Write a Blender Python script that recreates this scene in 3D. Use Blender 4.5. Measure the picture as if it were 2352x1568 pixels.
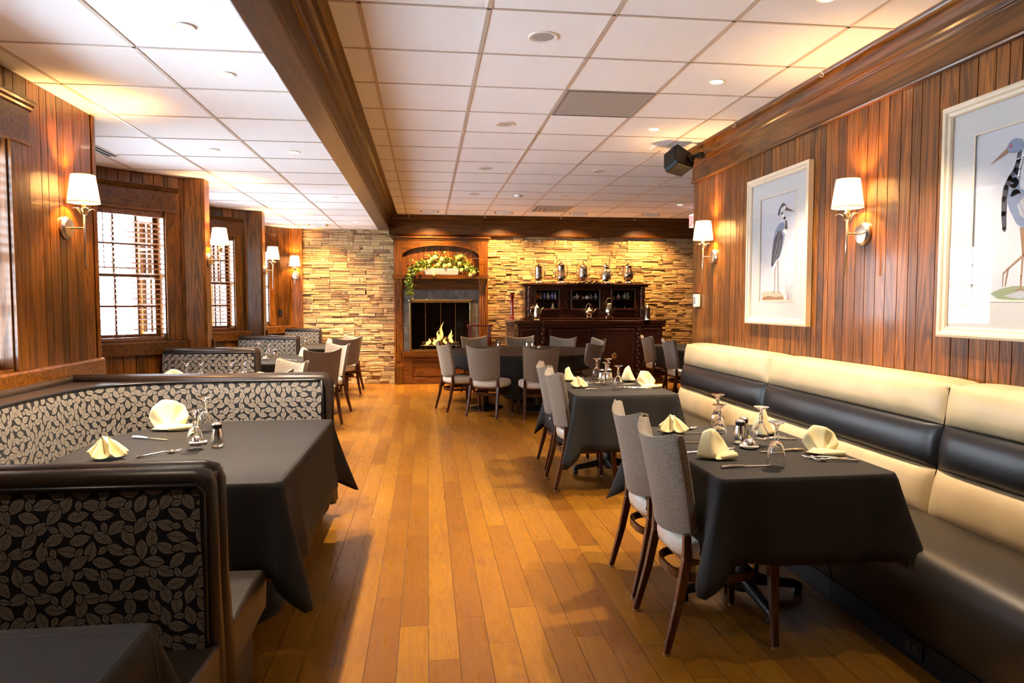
import bpy, math, random
from mathutils import Vector, Matrix
R = math.radians
PI = math.pi
random.seed(7)
for o in list(bpy.data.objects): bpy.data.objects.remove(o)
scn = bpy.context.scene
COL = scn.collection
# ------------------------------------------------------------------ camera
cd = bpy.data.cameras.new('camera'); cam = bpy.data.objects.new('camera', cd); COL.objects.link(cam)
cam.location = (0, 0, 1.46)
cam.rotation_euler = (R(90 - 3.1), 0, R(-6.94))
cd.sensor_width = 36.0; cd.sensor_fit = 'HORIZONTAL'; cd.lens = 36.0 * 1610 / 2352
cd.clip_start = 0.05; cd.clip_end = 200
scn.camera = cam
# ------------------------------------------------------------------ world (overcast daylight outside the windows)
W = bpy.data.worlds.new('world'); scn.world = W; W.use_nodes = True
bgn = W.node_tree.nodes['Background']
bgn.inputs['Color'].default_value = (0.72, 0.86, 1.0, 1)
bgn.inputs['Strength'].default_value = 17.0
scn.view_settings.view_transform = 'Standard'
scn.view_settings.look = 'None'
scn.view_settings.gamma = 1.0
scn.view_settings.use_curve_mapping = False
scn.view_settings.exposure = 1.28
# light levels (watts)
DOWN_W = 150.0; WASH_W = 150.0; SCONCE_W = 22.0; FIRE_W = 2.0
WARM = (1.0, 0.78, 0.54); WARM2 = (1.0, 0.56, 0.20)

# ------------------------------------------------------------------ mesh builder
class MB:
    def __init__(s):
        s.v = []; s.f = []; s.m = []; s.c = []; s.uv = {}; s.T = None
    def add(s, vs, fs, m=0, c=0.0, uvs=None):
        b = len(s.v)
        if s.T is not None: vs = [s.T @ Vector(p) for p in vs]
        s.v += [tuple(p) for p in vs]
        for i, f in enumerate(fs):
            if uvs is not None: s.uv[len(s.f)] = uvs[i]
            s.f.append(tuple(b + k for k in f)); s.m.append(m); s.c.append(c)
        return s
    def box(s, x0, x1, y0, y1, z0, z1, m=0, c=0.0):
        vs = [(x0,y0,z0),(x1,y0,z0),(x1,y1,z0),(x0,y1,z0),(x0,y0,z1),(x1,y0,z1),(x1,y1,z1),(x0,y1,z1)]
        return s.add(vs, [(0,3,2,1),(4,5,6,7),(0,1,5,4),(1,2,6,5),(2,3,7,6),(3,0,4,7)], m, c)
    def obox(s, a, b, wx, wy, m=0, c=0.0, w2=None):
        """tapered bar from a to b with width wx by wy at a and w2 at b"""
        w2 = w2 or (wx, wy); a = Vector(a); b = Vector(b)
        vs = []
        for p, w in ((a, (wx, wy)), (b, w2)):
            for sx, sy in ((-1,-1),(1,-1),(1,1),(-1,1)): vs.append((p.x+sx*w[0]/2, p.y+sy*w[1]/2, p.z))
        return s.add(vs, [(0,3,2,1),(4,5,6,7),(0,1,5,4),(1,2,6,5),(2,3,7,6),(3,0,4,7)], m, c)
    def lathe(s, prof, cx=0, cy=0, z=0, n=24, m=0, c=0.0, axis='z'):
        vs = []
        for r, h in prof:
            for k in range(n):
                a = 2*PI*k/n; p = (r*math.cos(a), r*math.sin(a), h)
                if axis == 'x': p = (p[2], p[0], p[1])
                if axis == 'y': p = (p[0], p[2], p[1])
                vs.append((cx+p[0], cy+p[1], z+p[2]))
        fs = []
        for i in range(len(prof)-1):
            for k in range(n):
                k2 = (k+1) % n
                fs.append((i*n+k, i*n+k2, (i+1)*n+k2, (i+1)*n+k))
        if prof[0][0] > 1e-6: fs.append(tuple(range(n-1, -1, -1)))
        if prof[-1][0] > 1e-6: fs.append(tuple((len(prof)-1)*n+k for k in range(n)))
        return s.add(vs, fs, m, c)
    def tube(s, pts, r, n=8, m=0, c=0.0, closed=False, flat=1.0):
        P = [Vector(p) for p in pts]; L = len(P)
        rs = r if isinstance(r, (list, tuple)) else [r]*L
        vs = []; prev = None
        for i in range(L):
            if closed: d = P[(i+1) % L]-P[i-1]
            else: d = P[min(i+1, L-1)]-P[max(i-1, 0)]
            d.normalize()
            if prev is None:
                u = d.orthogonal().normalized()
                if abs(d.z) < .9: u = Vector((0,0,1)).cross(d).normalized()
            else:
                u = (prev-d*prev.dot(d)).normalized()
            prev = u; w = d.cross(u)
            for k in range(n):
                a = 2*PI*k/n
                vs.append(P[i]+u*math.cos(a)*rs[i]*flat+w*math.sin(a)*rs[i])
        fs = []
        for i in range(L if closed else L-1):
            for k in range(n):
                k2 = (k+1) % n; j = (i+1) % L
                fs.append((i*n+k, i*n+k2, j*n+k2, j*n+k))
        if not closed:
            fs.append(tuple(range(n-1, -1, -1))); fs.append(tuple((L-1)*n+k for k in range(n)))
        return s.add(vs, fs, m, c)
    def prism(s, poly, a0, a1, axis='y', m=0, c=0.0):
        """extrude a 2D polygon along an axis. x: poly=(y,z)  y: poly=(x,z)  z: poly=(x,y)"""
        def p3(p, a):
            return (a,p[0],p[1]) if axis == 'x' else ((p[0],a,p[1]) if axis == 'y' else (p[0],p[1],a))
        n = len(poly); vs = [p3(p, a0) for p in poly]+[p3(p, a1) for p in poly]
        fs = [tuple(range(n)), tuple(range(2*n-1, n-1, -1))]+[(k, n+k, n+(k+1) % n, (k+1) % n) for k in range(n)]
        return s.add(vs, fs, m, c)
    def grid(s, fn, nu, nv, m=0, c=0.0, uvf=None, closeu=False):
        vs = [fn(i/nu, j/nv) for j in range(nv+1) for i in range(nu+1)]
        fs = []; uvs = [] if uvf else None
        for j in range(nv):
            for i in range(nu):
                a = j*(nu+1)+i; fs.append((a, a+1, a+nu+2, a+nu+1))
                if uvf: uvs.append([uvf(i/nu, j/nv), uvf((i+1)/nu, j/nv), uvf((i+1)/nu, (j+1)/nv), uvf(i/nu, (j+1)/nv)])
        return s.add(vs, fs, m, c, uvs)
    def sphere(s, c3, rx, ry=None, rz=None, nu=14, nv=8, m=0, c=0.0, z0=-1.0):
        ry = ry or rx; rz = rz or rx
        a0 = math.asin(max(-1, min(1, z0)))
        prof = [(math.cos(a0+(PI/2-a0)*j/nv), math.sin(a0+(PI/2-a0)*j/nv)) for j in range(nv+1)]
        vs = []; fs = []
        for rr, h in prof:
            for k in range(nu):
                a = 2*PI*k/nu; vs.append((c3[0]+rx*rr*math.cos(a), c3[1]+ry*rr*math.sin(a), c3[2]+rz*h))
        for j in range(nv):
            for k in range(nu):
                k2 = (k+1) % nu; fs.append((j*nu+k, j*nu+k2, (j+1)*nu+k2, (j+1)*nu+k))
        if z0 > -1: fs.append(tuple(range(nu-1, -1, -1)))
        return s.add(vs, fs, m, c)
    def build(s, name, mats, parent=None, smooth=False, bevel=0, sub=0, solid=0, weld=False, seg=2):
        me = bpy.data.meshes.new(name)
        me.from_pydata(s.v, [], s.f)
        if not isinstance(mats, (list, tuple)): mats = [mats]
        for mt in mats: me.materials.append(mt)
        me.polygons.foreach_set('material_index', s.m)
        at = me.attributes.new('rnd', 'FLOAT', 'FACE'); at.data.foreach_set('value', s.c)
        if s.uv:
            ul = me.uv_layers.new(name='UVMap')
            for fi, uvs in s.uv.items():
                p = me.polygons[fi]
                for k, li in enumerate(range(p.loop_start, p.loop_start+p.loop_total)): ul.data[li].uv = uvs[k]
        me.polygons.foreach_set('use_smooth', [bool(smooth)]*len(me.polygons))
        me.validate(); me.update()
        if smooth and smooth is not True: me.set_sharp_from_angle(angle=R(smooth))
        o = bpy.data.objects.new(name, me); COL.objects.link(o)
        if parent is not None: o.parent = parent
        if weld: md = o.modifiers.new('w', 'WELD'); md.merge_threshold = 0.0004
        if solid: md = o.modifiers.new('s', 'SOLIDIFY'); md.thickness = solid; md.offset = 0
        if bevel:
            md = o.modifiers.new('b', 'BEVEL'); md.width = bevel; md.segments = seg; md.limit_method = 'ANGLE'; md.angle_limit = R(40)
        if sub: md = o.modifiers.new('u', 'SUBSURF'); md.levels = sub; md.render_levels = sub
        return o

def tag(o, label=None, cat=None, group=None, kind=None):
    if label: o['label'] = label
    if cat: o['category'] = cat
    if group: o['group'] = group
    if kind: o['kind'] = kind
    return o
def empty(name, loc=(0,0,0), rz=0, label=None, cat=None, group=None):
    o = bpy.data.objects.new(name, None); COL.objects.link(o); o.empty_display_size = .1
    o.location = loc; o.rotation_euler = (0, 0, rz)
    return tag(o, label, cat, group)
def kids(o): return [c for c in bpy.data.objects if c.parent == o]
def copy_tree(o, parent=None):
    c = o.copy(); COL.objects.link(c)
    if parent is not None: c.parent = parent
    for ch in CH.get(o.name) or CH.setdefault(o.name, kids(o)): copy_tree(ch, c)
    return c
CH = {}
def place(src, used, loc, rz=0, label=None, group=None, scale=None):
    """first use moves the source itself, later uses copy it with its parts"""
    if src.name in used: o = copy_tree(src)
    else: used.add(src.name); CH[src.name] = kids(src); o = src
    o.location = loc; o.rotation_euler = (0, 0, rz)
    if label: o['label'] = label
    if group: o['group'] = group
    if scale: o.scale = scale
    return o
USED = set()
def struct(o): o['kind'] = 'structure'; return o

# ------------------------------------------------------------------ node helper
class NT:
    def __init__(s, name):
        s.mat = bpy.data.materials.new(name); s.mat.use_nodes = True
        s.t = s.mat.node_tree; s.b = s.t.nodes['Principled BSDF']
    def n(s, typ, **kw):
        nd = s.t.nodes.new(typ)
        for k, v in kw.items(): setattr(nd, k, v)
        return nd
    def put(s, sock, v):
        if v is None: return
        if isinstance(v, bpy.types.NodeSocket): s.t.links.new(v, sock)
        elif isinstance(v, (int, float)) and hasattr(sock.default_value, '__len__'):
            sock.default_value = (v,)*len(sock.default_value)
        elif isinstance(v, (tuple, list)) and len(v) == 3 and len(sock.default_value) == 4: sock.default_value = (*v, 1)
        else: sock.default_value = v
    def math(s, op, a, b=None, c=None, clamp=False):
        nd = s.n('ShaderNodeMath', operation=op, use_clamp=clamp); s.put(nd.inputs[0], a)
        if b is not None: s.put(nd.inputs[1], b)
        if c is not None: s.put(nd.inputs[2], c)
        return nd.outputs[0]
    def vmath(s, op, a, b=None, scale=None):
        nd = s.n('ShaderNodeVectorMath', operation=op); s.put(nd.inputs[0], a)
        if b is not None: s.put(nd.inputs[1], b)
        if scale is not None: s.put(nd.inputs[3], scale)
        return nd.outputs['Value'] if op in ('LENGTH', 'DOT_PRODUCT') else nd.outputs[0]
    def noise(s, vec, scale, detail=2, rough=.5, dist=0, col=False):
        nd = s.n('ShaderNodeTexNoise'); s.put(nd.inputs['Vector'], vec); nd.inputs['Scale'].default_value = scale
        nd.inputs['Detail'].default_value = detail; nd.inputs['Roughness'].default_value = rough; nd.inputs['Distortion'].default_value = dist
        return nd.outputs['Color' if col else 'Fac']
    def white(s, vec, dim='3D', col=False):
        nd = s.n('ShaderNodeTexWhiteNoise', noise_dimensions=dim)
        s.put(nd.inputs['W' if dim == '1D' else 'Vector'], vec)
        return nd.outputs['Color' if col else 'Value']
    def mix(s, f, a, b, typ='MIX'):
        nd = s.n('ShaderNodeMix', data_type='RGBA', blend_type=typ)
        s.put(nd.inputs[0], f); s.put(nd.inputs[6], a); s.put(nd.inputs[7], b); return nd.outputs[2]
    def ramp(s, f, stops, interp='LINEAR'):
        nd = s.n('ShaderNodeValToRGB'); s.put(nd.inputs[0], f); cr = nd.color_ramp; cr.interpolation = interp
        while len(cr.elements) < len(stops): cr.elements.new(.5)
        for e, (p, c) in zip(cr.elements, stops): e.position = p; e.color = (*c, 1) if len(c) == 3 else c
        return nd.outputs[0]
    def maprange(s, f, a, b, c=0, d=1):
        nd = s.n('ShaderNodeMapRange'); s.put(nd.inputs[0], f)
        for k, v in zip((1,2,3,4), (a,b,c,d)): nd.inputs[k].default_value = v
        return nd.outputs[0]
    def sep(s, v): nd = s.n('ShaderNodeSeparateXYZ'); s.put(nd.inputs[0], v); return nd.outputs
    def comb(s, x, y, z):
        nd = s.n('ShaderNodeCombineXYZ'); s.put(nd.inputs[0], x); s.put(nd.inputs[1], y); s.put(nd.inputs[2], z); return nd.outputs[0]
    def obj(s): return s.n('ShaderNodeTexCoord').outputs['Object']
    def uv(s): return s.n('ShaderNodeTexCoord').outputs['UV']
    def rnd(s): nd = s.n('ShaderNodeAttribute', attribute_name='rnd'); return nd.outputs['Fac']
    def bump(s, h, strength=.3, dist=.01):
        nd = s.n('ShaderNodeBump'); s.put(nd.inputs['Height'], h); nd.inputs['Strength'].default_value = strength
        nd.inputs['Distance'].default_value = dist; s.t.links.new(nd.outputs[0], s.b.inputs['Normal'])
    def set(s, **kw):
        names = dict(col='Base Color', rough='Roughness', metal='Metallic', spec='Specular IOR Level', coat='Coat Weight',
                     coatr='Coat Roughness', emis='Emission Color', emstr='Emission Strength', trans='Transmission Weight',
                     ior='IOR', sheen='Sheen Weight', sheenr='Sheen Roughness', alpha='Alpha', sss='Subsurface Weight')
        for k, v in kw.items(): s.put(s.b.inputs[names[k]], v)
        return s.mat

def simple(name, col, rough=.5, metal=0, **kw):
    return NT(name).set(col=col, rough=rough, metal=metal, **kw)

def wood(name, dark, light, axis='z', gscale=1.0, rough=.36, coat=.28, coatr=.12, vary=.52, seed=0):
    k = NT(name); o = k.obj(); r = k.rnd()
    off = k.vmath('SCALE', k.white(k.math('ADD', r, 3.7+seed), '1D', True), scale=9.0)
    p = k.vmath('ADD', o, off)
    st = {'z': (8,8,.6), 'x': (.75,9,9), 'y': (9,.75,9)}[axis]
    q = k.vmath('MULTIPLY', p, tuple(a*gscale for a in st))
    n1 = k.noise(q, 1.0, 3, .55, .6)
    rings = k.math('PINGPONG', k.math('MULTIPLY', n1, 9.0), .5)
    rings = k.math('POWER', k.math('MULTIPLY', rings, 2.0), 1.3)
    st2 = {'z': (110,110,3), 'x': (3,110,110), 'y': (110,3,110)}[axis]
    pores = k.noise(k.vmath('MULTIPLY', p, st2), 1.0, 2, .6)
    c = k.mix(k.math('MULTIPLY', rings, .75), light, dark)
    c = k.mix(k.maprange(pores, .5, .75, 0, .5), c, tuple(a*.45 for a in dark))
    rv = k.white(k.math('ADD', r, 11.3), '1D')
    c = k.mix(1.0, c, k.ramp(rv, [(0, (1-vary,)*3), (1, (1+vary*.5, 1+vary*.4, 1+vary*.3))]), 'MULTIPLY')
    k.bump(pores, .12, .002)
    return k.set(col=c, rough=rough, coat=coat, coatr=coatr, spec=.28)

WD, WL = (.042,.0125,.002), (.255,.088,.009)
M = {}
M['wood_v'] = wood('oak_panel_vertical', WD, WL, 'z')
M['wood_x'] = wood('oak_board_x', WD, WL, 'x')
M['wood_y'] = wood('oak_board_y', (.05,.015,.003), (.28,.095,.011), 'y', .55)
M['wood_dv'] = wood('oak_dark_vertical', (.06,.02,.006), (.24,.085,.022), 'z')
M['wood_dy'] = wood('oak_dark_y', (.035,.010,.003), (.135,.042,.010), 'y', .6, .35, .3)
M['wood_dx'] = wood('oak_dark_x', (.05,.015,.003), (.20,.066,.010), 'x', .7)
M['mahog'] = wood('dark_mahogany', (.012,.003,.002), (.050,.014,.007), 'x', 1, .3, .4, .15, .2)
M['mahog_v'] = wood('dark_mahogany_vertical', (.012,.003,.002), (.050,.014,.007), 'z', 1, .3, .4, .15, .2)
M['cherry'] = wood('chair_leg_wood', (.03,.008,.004), (.11,.034,.014), 'z', 1.5, .3, .3, .2, .2)
M['redwood'] = simple('red_stained_wood', (.14,.012,.012), .25, coat=.5)
M['darkgap'] = simple('groove_dark', (.008,.004,.002), .8)
M['tile'] = None
k = NT('ceiling_tile'); n = k.noise(k.obj(), 180, 3, .7); k.bump(n, .25, .002)
M['tile'] = k.set(col=(.88,.88,.89), rough=.85)
M['tbar'] = simple('ceiling_grid', (.55,.47,.40), .5)
M['steel'] = simple('polished_steel', (.85,.83,.80), .2, 1)
M['silver'] = None
k = NT('antique_silver'); n = k.noise(k.obj(), 60, 3, .6)
M['silver'] = k.set(col=k.ramp(n, [(.35,(.30,.25,.19)), (.62,(.80,.74,.64))]), rough=.2, metal=1); k.bump(n, .5, .004)
M['nickel'] = simple('satin_nickel', (.62,.55,.46), .28, 1)
M['brass'] = simple('aged_brass', (.60,.45,.20), .25, 1)
M['iron'] = simple('black_iron', (.012,.013,.016), .35, spec=.6)
M['blackplastic'] = simple('black_plastic', (.006,.006,.007), .5, spec=.25)
M['whitepl'] = simple('white_plastic', (.80,.78,.74), .4)
M['porcelain'] = simple('white_porcelain', (.82,.80,.76), .15)
M['yellow'] = simple('yellow_enamel', (.75,.62,.05), .3)
M['blackcollar'] = simple('black_collar', (.01,.01,.01), .3)
M['leather'] = None
def vinyl(name, col, rough, bump=.15):
    k = NT(name); n = k.noise(k.obj(), 260, 3, .6); n2 = k.noise(k.obj(), 6, 2)
    k.bump(n, bump, .002)
    return k.set(col=k.mix(k.maprange(n2, .3, .7), tuple(c*.85 for c in col), col), rough=rough)
M['cream'] = vinyl('cream_vinyl', (.64,.485,.27), .38)
M['blackv'] = vinyl('black_vinyl', (.012,.012,.015), .33)
M['seatv'] = vinyl('dark_brown_vinyl', (.024,.018,.013), .38)
M['brownv'] = vinyl('booth_brown_vinyl', (.040,.026,.020), .34)
M['chairseat'] = vinyl('pearl_seat_vinyl', (.82,.78,.68), .28, .08)
k = NT('woven_grey_fabric'); o = k.obj()
n = k.noise(k.vmath('MULTIPLY', o, (1,1,.35)), 520, 2, .7); n2 = k.noise(k.vmath('MULTIPLY', o, (1,1,3)), 190, 2, .7)
mixn = k.math('MULTIPLY', k.math('ADD', n, n2), .5)
k.bump(mixn, .5, .003)
M['fabric'] = k.set(col=k.ramp(mixn, [(.42,(.06,.042,.027)), (.58,(.36,.29,.21))]), rough=.75, sheen=.4)
k = NT('black_table_linen'); o = k.obj(); n = k.noise(o, 500, 2, .6); sx = k.sep(k.vmath('ADD', o, k.vmath('SCALE', k.noise(o, 1.5, 2, col=True), scale=.02)))
cr1 = k.maprange(k.math('ABSOLUTE', k.math('SUBTRACT', k.math('FRACT', k.math('DIVIDE', sx[0], .37)), .5)), .0, .02, 1, 0)
cr2 = k.maprange(k.math('ABSOLUTE', k.math('SUBTRACT', k.math('FRACT', k.math('DIVIDE', sx[1], .46)), .5)), .0, .016, 1, 0)
k.bump(k.math('ADD', k.math('MULTIPLY', n, .1), k.math('MAXIMUM', cr1, cr2)), .35, .004)
M['linen'] = k.set(col=(.013,.0115,.011), rough=.7, spec=.32)
k = NT('yellow_napkin_linen'); n = k.noise(k.obj(), 400, 2, .6); k.bump(n, .15, .001)
M['napkin'] = k.set(col=(.88,.76,.40), rough=.75, sheen=.2)
M['glass'] = simple('clear_glass', (1,1,1), .0, trans=1.0, ior=1.45)
# window pane: thin sheet that lets daylight through
k = NT('window_pane'); tr = k.n('ShaderNodeBsdfTransparent'); gl = k.n('ShaderNodeBsdfGlossy'); gl.inputs['Roughness'].default_value = .02
fr = k.n('ShaderNodeLayerWeight'); mx = k.n('ShaderNodeMixShader')
k.t.links.new(k.math('ADD', k.math('MULTIPLY', k.math('POWER', fr.outputs['Facing'], 5), .9), .045), mx.inputs[0]); k.t.links.new(tr.outputs[0], mx.inputs[1]); k.t.links.new(gl.outputs[0], mx.inputs[2])
k.t.links.new(mx.outputs[0], k.t.nodes['Material Output'].inputs['Surface']); M['pane'] = k.mat
def emis(name, col, st, base=(.8,.8,.8)):
    return simple(name, base, .5, emis=(*col, 1), emstr=st)
M['lens'] = emis('lit_lamp_lens', (1,.80,.55), 14)
M['lensoff'] = simple('unlit_lamp_lens', (.42,.40,.38), .3)
M['exitface'] = simple('exit_sign_face', (.85,.82,.80), .4, emis=(1,.8,.75,1), emstr=.25)
M['exitred'] = emis('exit_sign_red', (1,.02,.02), .9, (.7,.02,.02))
k = NT('lamp_shade_linen'); k.b.inputs['Base Color'].default_value = (.9,.88,.84,1)
tl = k.n('ShaderNodeBsdfTranslucent'); tl.inputs[0].default_value = (.95,.86,.72,1); mx = k.n('ShaderNodeMixShader'); mx.inputs[0].default_value = .5
k.set(rough=.8, emis=(1,.93,.82,1), emstr=.35)
k.t.links.new(k.b.outputs[0], mx.inputs[1]); k.t.links.new(tl.outputs[0], mx.inputs[2]); k.t.links.new(mx.outputs[0], k.t.nodes['Material Output'].inputs['Surface'])
M['shade'] = k.mat
M['blind'] = wood('blind_slat_wood', (.16,.05,.02), (.38,.15,.065), 'x', 1, .3, .4, .2, .1)
M['blindstruct'] = M['blind']
M['framew'] = simple('cream_picture_frame', (.66,.55,.40), .35)
M['mat'] = simple('white_mat_board', (.50,.49,.48), .6)
M['paper'] = simple('print_paper', (.50,.50,.54), .6)
M['ink_d'] = simple('print_dark_ink', (.035,.035,.05), .6)
M['ink_b'] = simple('print_blue_grey', (.17,.22,.33), .6)
M['ink_g'] = simple('print_grey', (.38,.38,.42), .6)
M['ink_br'] = simple('print_brown', (.25,.14,.07), .6)
M['ink_t'] = simple('print_tan', (.42,.36,.26), .6)
M['ink_gr'] = simple('print_green', (.22,.26,.15), .6)
M['ink_r'] = simple('print_red', (.45,.03,.03), .6)
M['ink_w'] = simple('print_white', (.75,.75,.76), .6)
M['fixgrey'] = simple('grille_grey', (.22,.21,.20), .5)
M['wicker'] = None

# ---- stone
k = NT('stacked_ledge_stone'); o = k.obj(); r = k.rnd()
n = k.noise(o, 22, 4, .65); n2 = k.noise(o, 5, 3, .6)
c = k.ramp(r, [(0,(.17,.095,.045)), (.08,(.33,.20,.09)), (.25,(.50,.33,.145)), (.55,(.60,.41,.18)), (.85,(.66,.48,.24)), (1,(.50,.28,.12))])
c = k.mix(k.maprange(n, .5, .75, 0, .6), c, (.20,.12,.07))
c = k.mix(k.maprange(n2, .45, .7, 0, .35), c, (.36,.25,.18))
k.bump(k.math('ADD', n, k.noise(k.vmath('MULTIPLY', o, (1,1,4)), 30, 3, .6)), .7, .012)
M['stone'] = k.set(col=c, rough=.75)
M['mortar'] = simple('stone_gap', (.012,.007,.004), .9)
k = NT('slate_tile'); o = k.obj(); n = k.noise(o, 6, 4, .6, 1.0)
M['slate'] = k.set(col=k.ramp(n, [(.3,(.05,.048,.045)), (.55,(.11,.105,.10)), (.7,(.16,.15,.14))]), rough=.45); k.bump(n, .3, .004)

# ---- floor: oak boards running away from the camera
k = NT('oak_floor'); o = k.obj(); sx = k.sep(o)
PW = .128; PL = 1.25
ci = k.math('FLOOR', k.math('DIVIDE', sx[0], PW))
off = k.math('MULTIPLY', k.white(ci, '1D'), PL*3)
yy = k.math('DIVIDE', k.math('ADD', sx[1], off), PL)
ri = k.math('FLOOR', yy)
pid = k.comb(ci, ri, 0.0); h = k.white(pid, '3D', True); hs = k.sep(h)
fx = k.math('FRACT', k.math('DIVIDE', sx[0], PW)); fy = k.math('FRACT', yy)
ex = k.math('MULTIPLY', k.math('MINIMUM', fx, k.math('SUBTRACT', 1, fx)), PW)
ey = k.math('MULTIPLY', k.math('MINIMUM', fy, k.math('SUBTRACT', 1, fy)), PL)
edge = k.math('MINIMUM', ex, ey)
p = k.vmath('ADD', o, k.vmath('SCALE', h, scale=13.0))
n1 = k.noise(k.vmath('MULTIPLY', p, (6.5, .8, 6.5)), 1.0, 3, .55, .9)
rings = k.math('POWER', k.math('MULTIPLY', k.math('PINGPONG', k.math('MULTIPLY', n1, 10), .5), 2), 1.6)
fine = k.noise(k.vmath('MULTIPLY', p, (70, 2.2, 70)), 1.0, 3, .6)
big = k.noise(o, 2.3, 3, .6)
c = k.ramp(hs[0], [(0,(.215,.082,.006)), (.5,(.285,.118,.008)), (1,(.35,.156,.012))])
c = k.mix(k.math('MULTIPLY', rings, .38), c, (.17,.06,.012))
c = k.mix(k.maprange(fine, .45, .8, 0, .22), c, (.15,.055,.010))
c = k.mix(k.maprange(big, .5, .7, 0, .3), c, (.19,.07,.016))
kn = k.n('ShaderNodeTexVoronoi'); k.put(kn.inputs['Vector'], k.vmath('MULTIPLY', o, (2.6, 1.5, 0))); kn.inputs['Scale'].default_value = 1.0
kd = k.math('ADD', kn.outputs['Distance'], k.math('MULTIPLY', k.noise(o, 30, 2), .05))
kc = k.sep(kn.outputs['Color'])
keep = k.math('GREATER_THAN', kc[0], .45)
c = k.mix(k.math('MULTIPLY', keep, k.maprange(kd, .065, .03, 0, .95)), c, (.02,.009,.004))
c = k.mix(k.math('MULTIPLY', keep, k.maprange(kd, .16, .06, 0, .4)), c, (.14,.05,.012))
c = k.mix(k.maprange(edge, .0024, .0008, 0, .85), c, (.05,.018,.005))
k.bump(k.math('ADD', k.maprange(edge, .003, 0, 0, -1), k.math('MULTIPLY', fine, .06)), .25, .003)
M['floor'] = k.set(col=c, rough=k.maprange(fine, .3, .8, .26, .36), spec=.5)

# ---- leaf pattern fabric (uv in metres)
def leaf_fabric(name, s=.066):
    k = NT(name); uv = k.vmath('SCALE', k.uv(), scale=1/s)
    ground = (.007,.009,.014); total = None; c = ground
    for li, (ox, oy, ln, wd) in enumerate(((.0,.0,.45,.235), (.5,.5,.45,.235), (.52,.03,.24,.13))):
        p = k.vmath('ADD', uv, (ox+li*7, oy+li*3, 0))
        cell = k.vmath('FLOOR', p); q = k.vmath('SUBTRACT', k.vmath('FRACTION', p), (.5,.5,0))
        h = k.white(cell, '3D', True); hs = k.sep(h); qs = k.sep(q)
        a = k.math('MULTIPLY', hs[0], 2*PI); ca = k.math('COSINE', a); sa = k.math('SINE', a)
        qx = k.math('ADD', qs[0], k.math('MULTIPLY', k.math('SUBTRACT', hs[1], .5), .10))
        qy = k.math('ADD', qs[1], k.math('MULTIPLY', k.math('SUBTRACT', hs[2], .5), .10))
        u = k.math('ADD', k.math('MULTIPLY', qx, ca), k.math('MULTIPLY', qy, sa))
        v = k.math('SUBTRACT', k.math('MULTIPLY', qy, ca), k.math('MULTIPLY', qx, sa))
        un = k.math('DIVIDE', u, ln)
        uu = k.math('ADD', un, k.math('MULTIPLY', k.math('SUBTRACT', 1, k.math('MULTIPLY', un, un)), .12))
        w = k.math('MULTIPLY', k.math('SUBTRACT', 1, k.math('POWER', k.math('ABSOLUTE', uu), 1.9)), wd)
        av = k.math('ABSOLUTE', v)
        d = k.math('SUBTRACT', w, av)
        mask = k.math('GREATER_THAN', d, 0.0)
        gap = k.math('GREATER_THAN', d, -.055)
        rim = k.math('LESS_THAN', d, .022)
        mid = k.math('LESS_THAN', av, .012)
        side = k.math('SINE', k.math('MULTIPLY', k.math('SUBTRACT', un, k.math('MULTIPLY', av, 1.9)), 34))
        sp = k.noise(k.vmath('ADD', p, (3.3,1.1,0)), 22, 3, .75)
        br = k.math('ADD', k.math('MULTIPLY', side, .10), k.maprange(sp, .36, .64, .0, .80))
        br = k.math('MAXIMUM', br, k.math('MULTIPLY', rim, .80))
        br = k.math('MULTIPLY', br, k.math('SUBTRACT', 1, k.math('MULTIPLY', mid, .8)))
        lc = k.mix(k.math('MAXIMUM', br, 0.0), ground, (.50,.44,.37))
        c = k.mix(gap, c, ground); c = k.mix(mask, c, lc)
    return k.set(col=c, rough=.42, sheen=.1)
M['leaf'] = leaf_fabric('leaf_pattern_upholstery')
k = NT('back_panel_groove'); M['bead'] = M['wood_dv']
k = NT('perforated_grille'); o = k.obj()
vn = k.n('ShaderNodeTexVoronoi'); k.put(vn.inputs['Vector'], o); vn.inputs['Scale'].default_value = 70; vn.inputs['Randomness'].default_value = 0
M['perf'] = k.set(col=k.mix(k.maprange(vn.outputs['Distance'], .3, .42), (.05,.05,.05), (.38,.36,.34)), rough=.5)
M['flame'] = None
k = NT('flame'); o = k.obj(); z = k.sep(o)[2]; n = k.noise(o, 14, 2)
k.set(col=(0,0,0), rough=1, emis=k.ramp(k.math('ADD', k.maprange(z, .70, 1.05), k.math('MULTIPLY', k.math('SUBTRACT', n, .5), .6)), [(0,(1,.50,.10)), (.45,(1,.24,.02)), (1,(.8,.06,.005))]), emstr=1.3); M['flame'] = k.mat
k = NT('log_bark'); n = k.noise(k.obj(), 25, 4, .7); k.bump(n, .8, .01)
M['log'] = k.set(col=k.ramp(n, [(.3,(.012,.008,.006)), (.7,(.10,.05,.03))]), rough=.9)
M['ember'] = emis('ember', (1,.25,.03), 4, (.1,.02,.01))
M['soot'] = simple('firebox_soot', (.004,.003,.003), .9, spec=.1)
M['leafgreen'] = simple('ivy_leaf', (.06,.12,.012), .5)
M['limegreen'] = simple('lime_leaf', (.26,.32,.025), .5)
M['petal'] = simple('cream_yellow_petal', (.55,.50,.17), .6)
M['planterw'] = simple('white_planter', (.48,.45,.42), .5)
M['pinkpl'] = simple('beige_plastic', (.5,.42,.36), .4)

# ================================================================== STRUCTURE
ZL, ZM = 2.79, 3.045
YB = 12.95
WX = 2.80
# floor
b = MB(); b.box(-3.7, 6.6, -4.2, 13.1, -.1, 0)
struct(b.build('floor', M['floor']))
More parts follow.
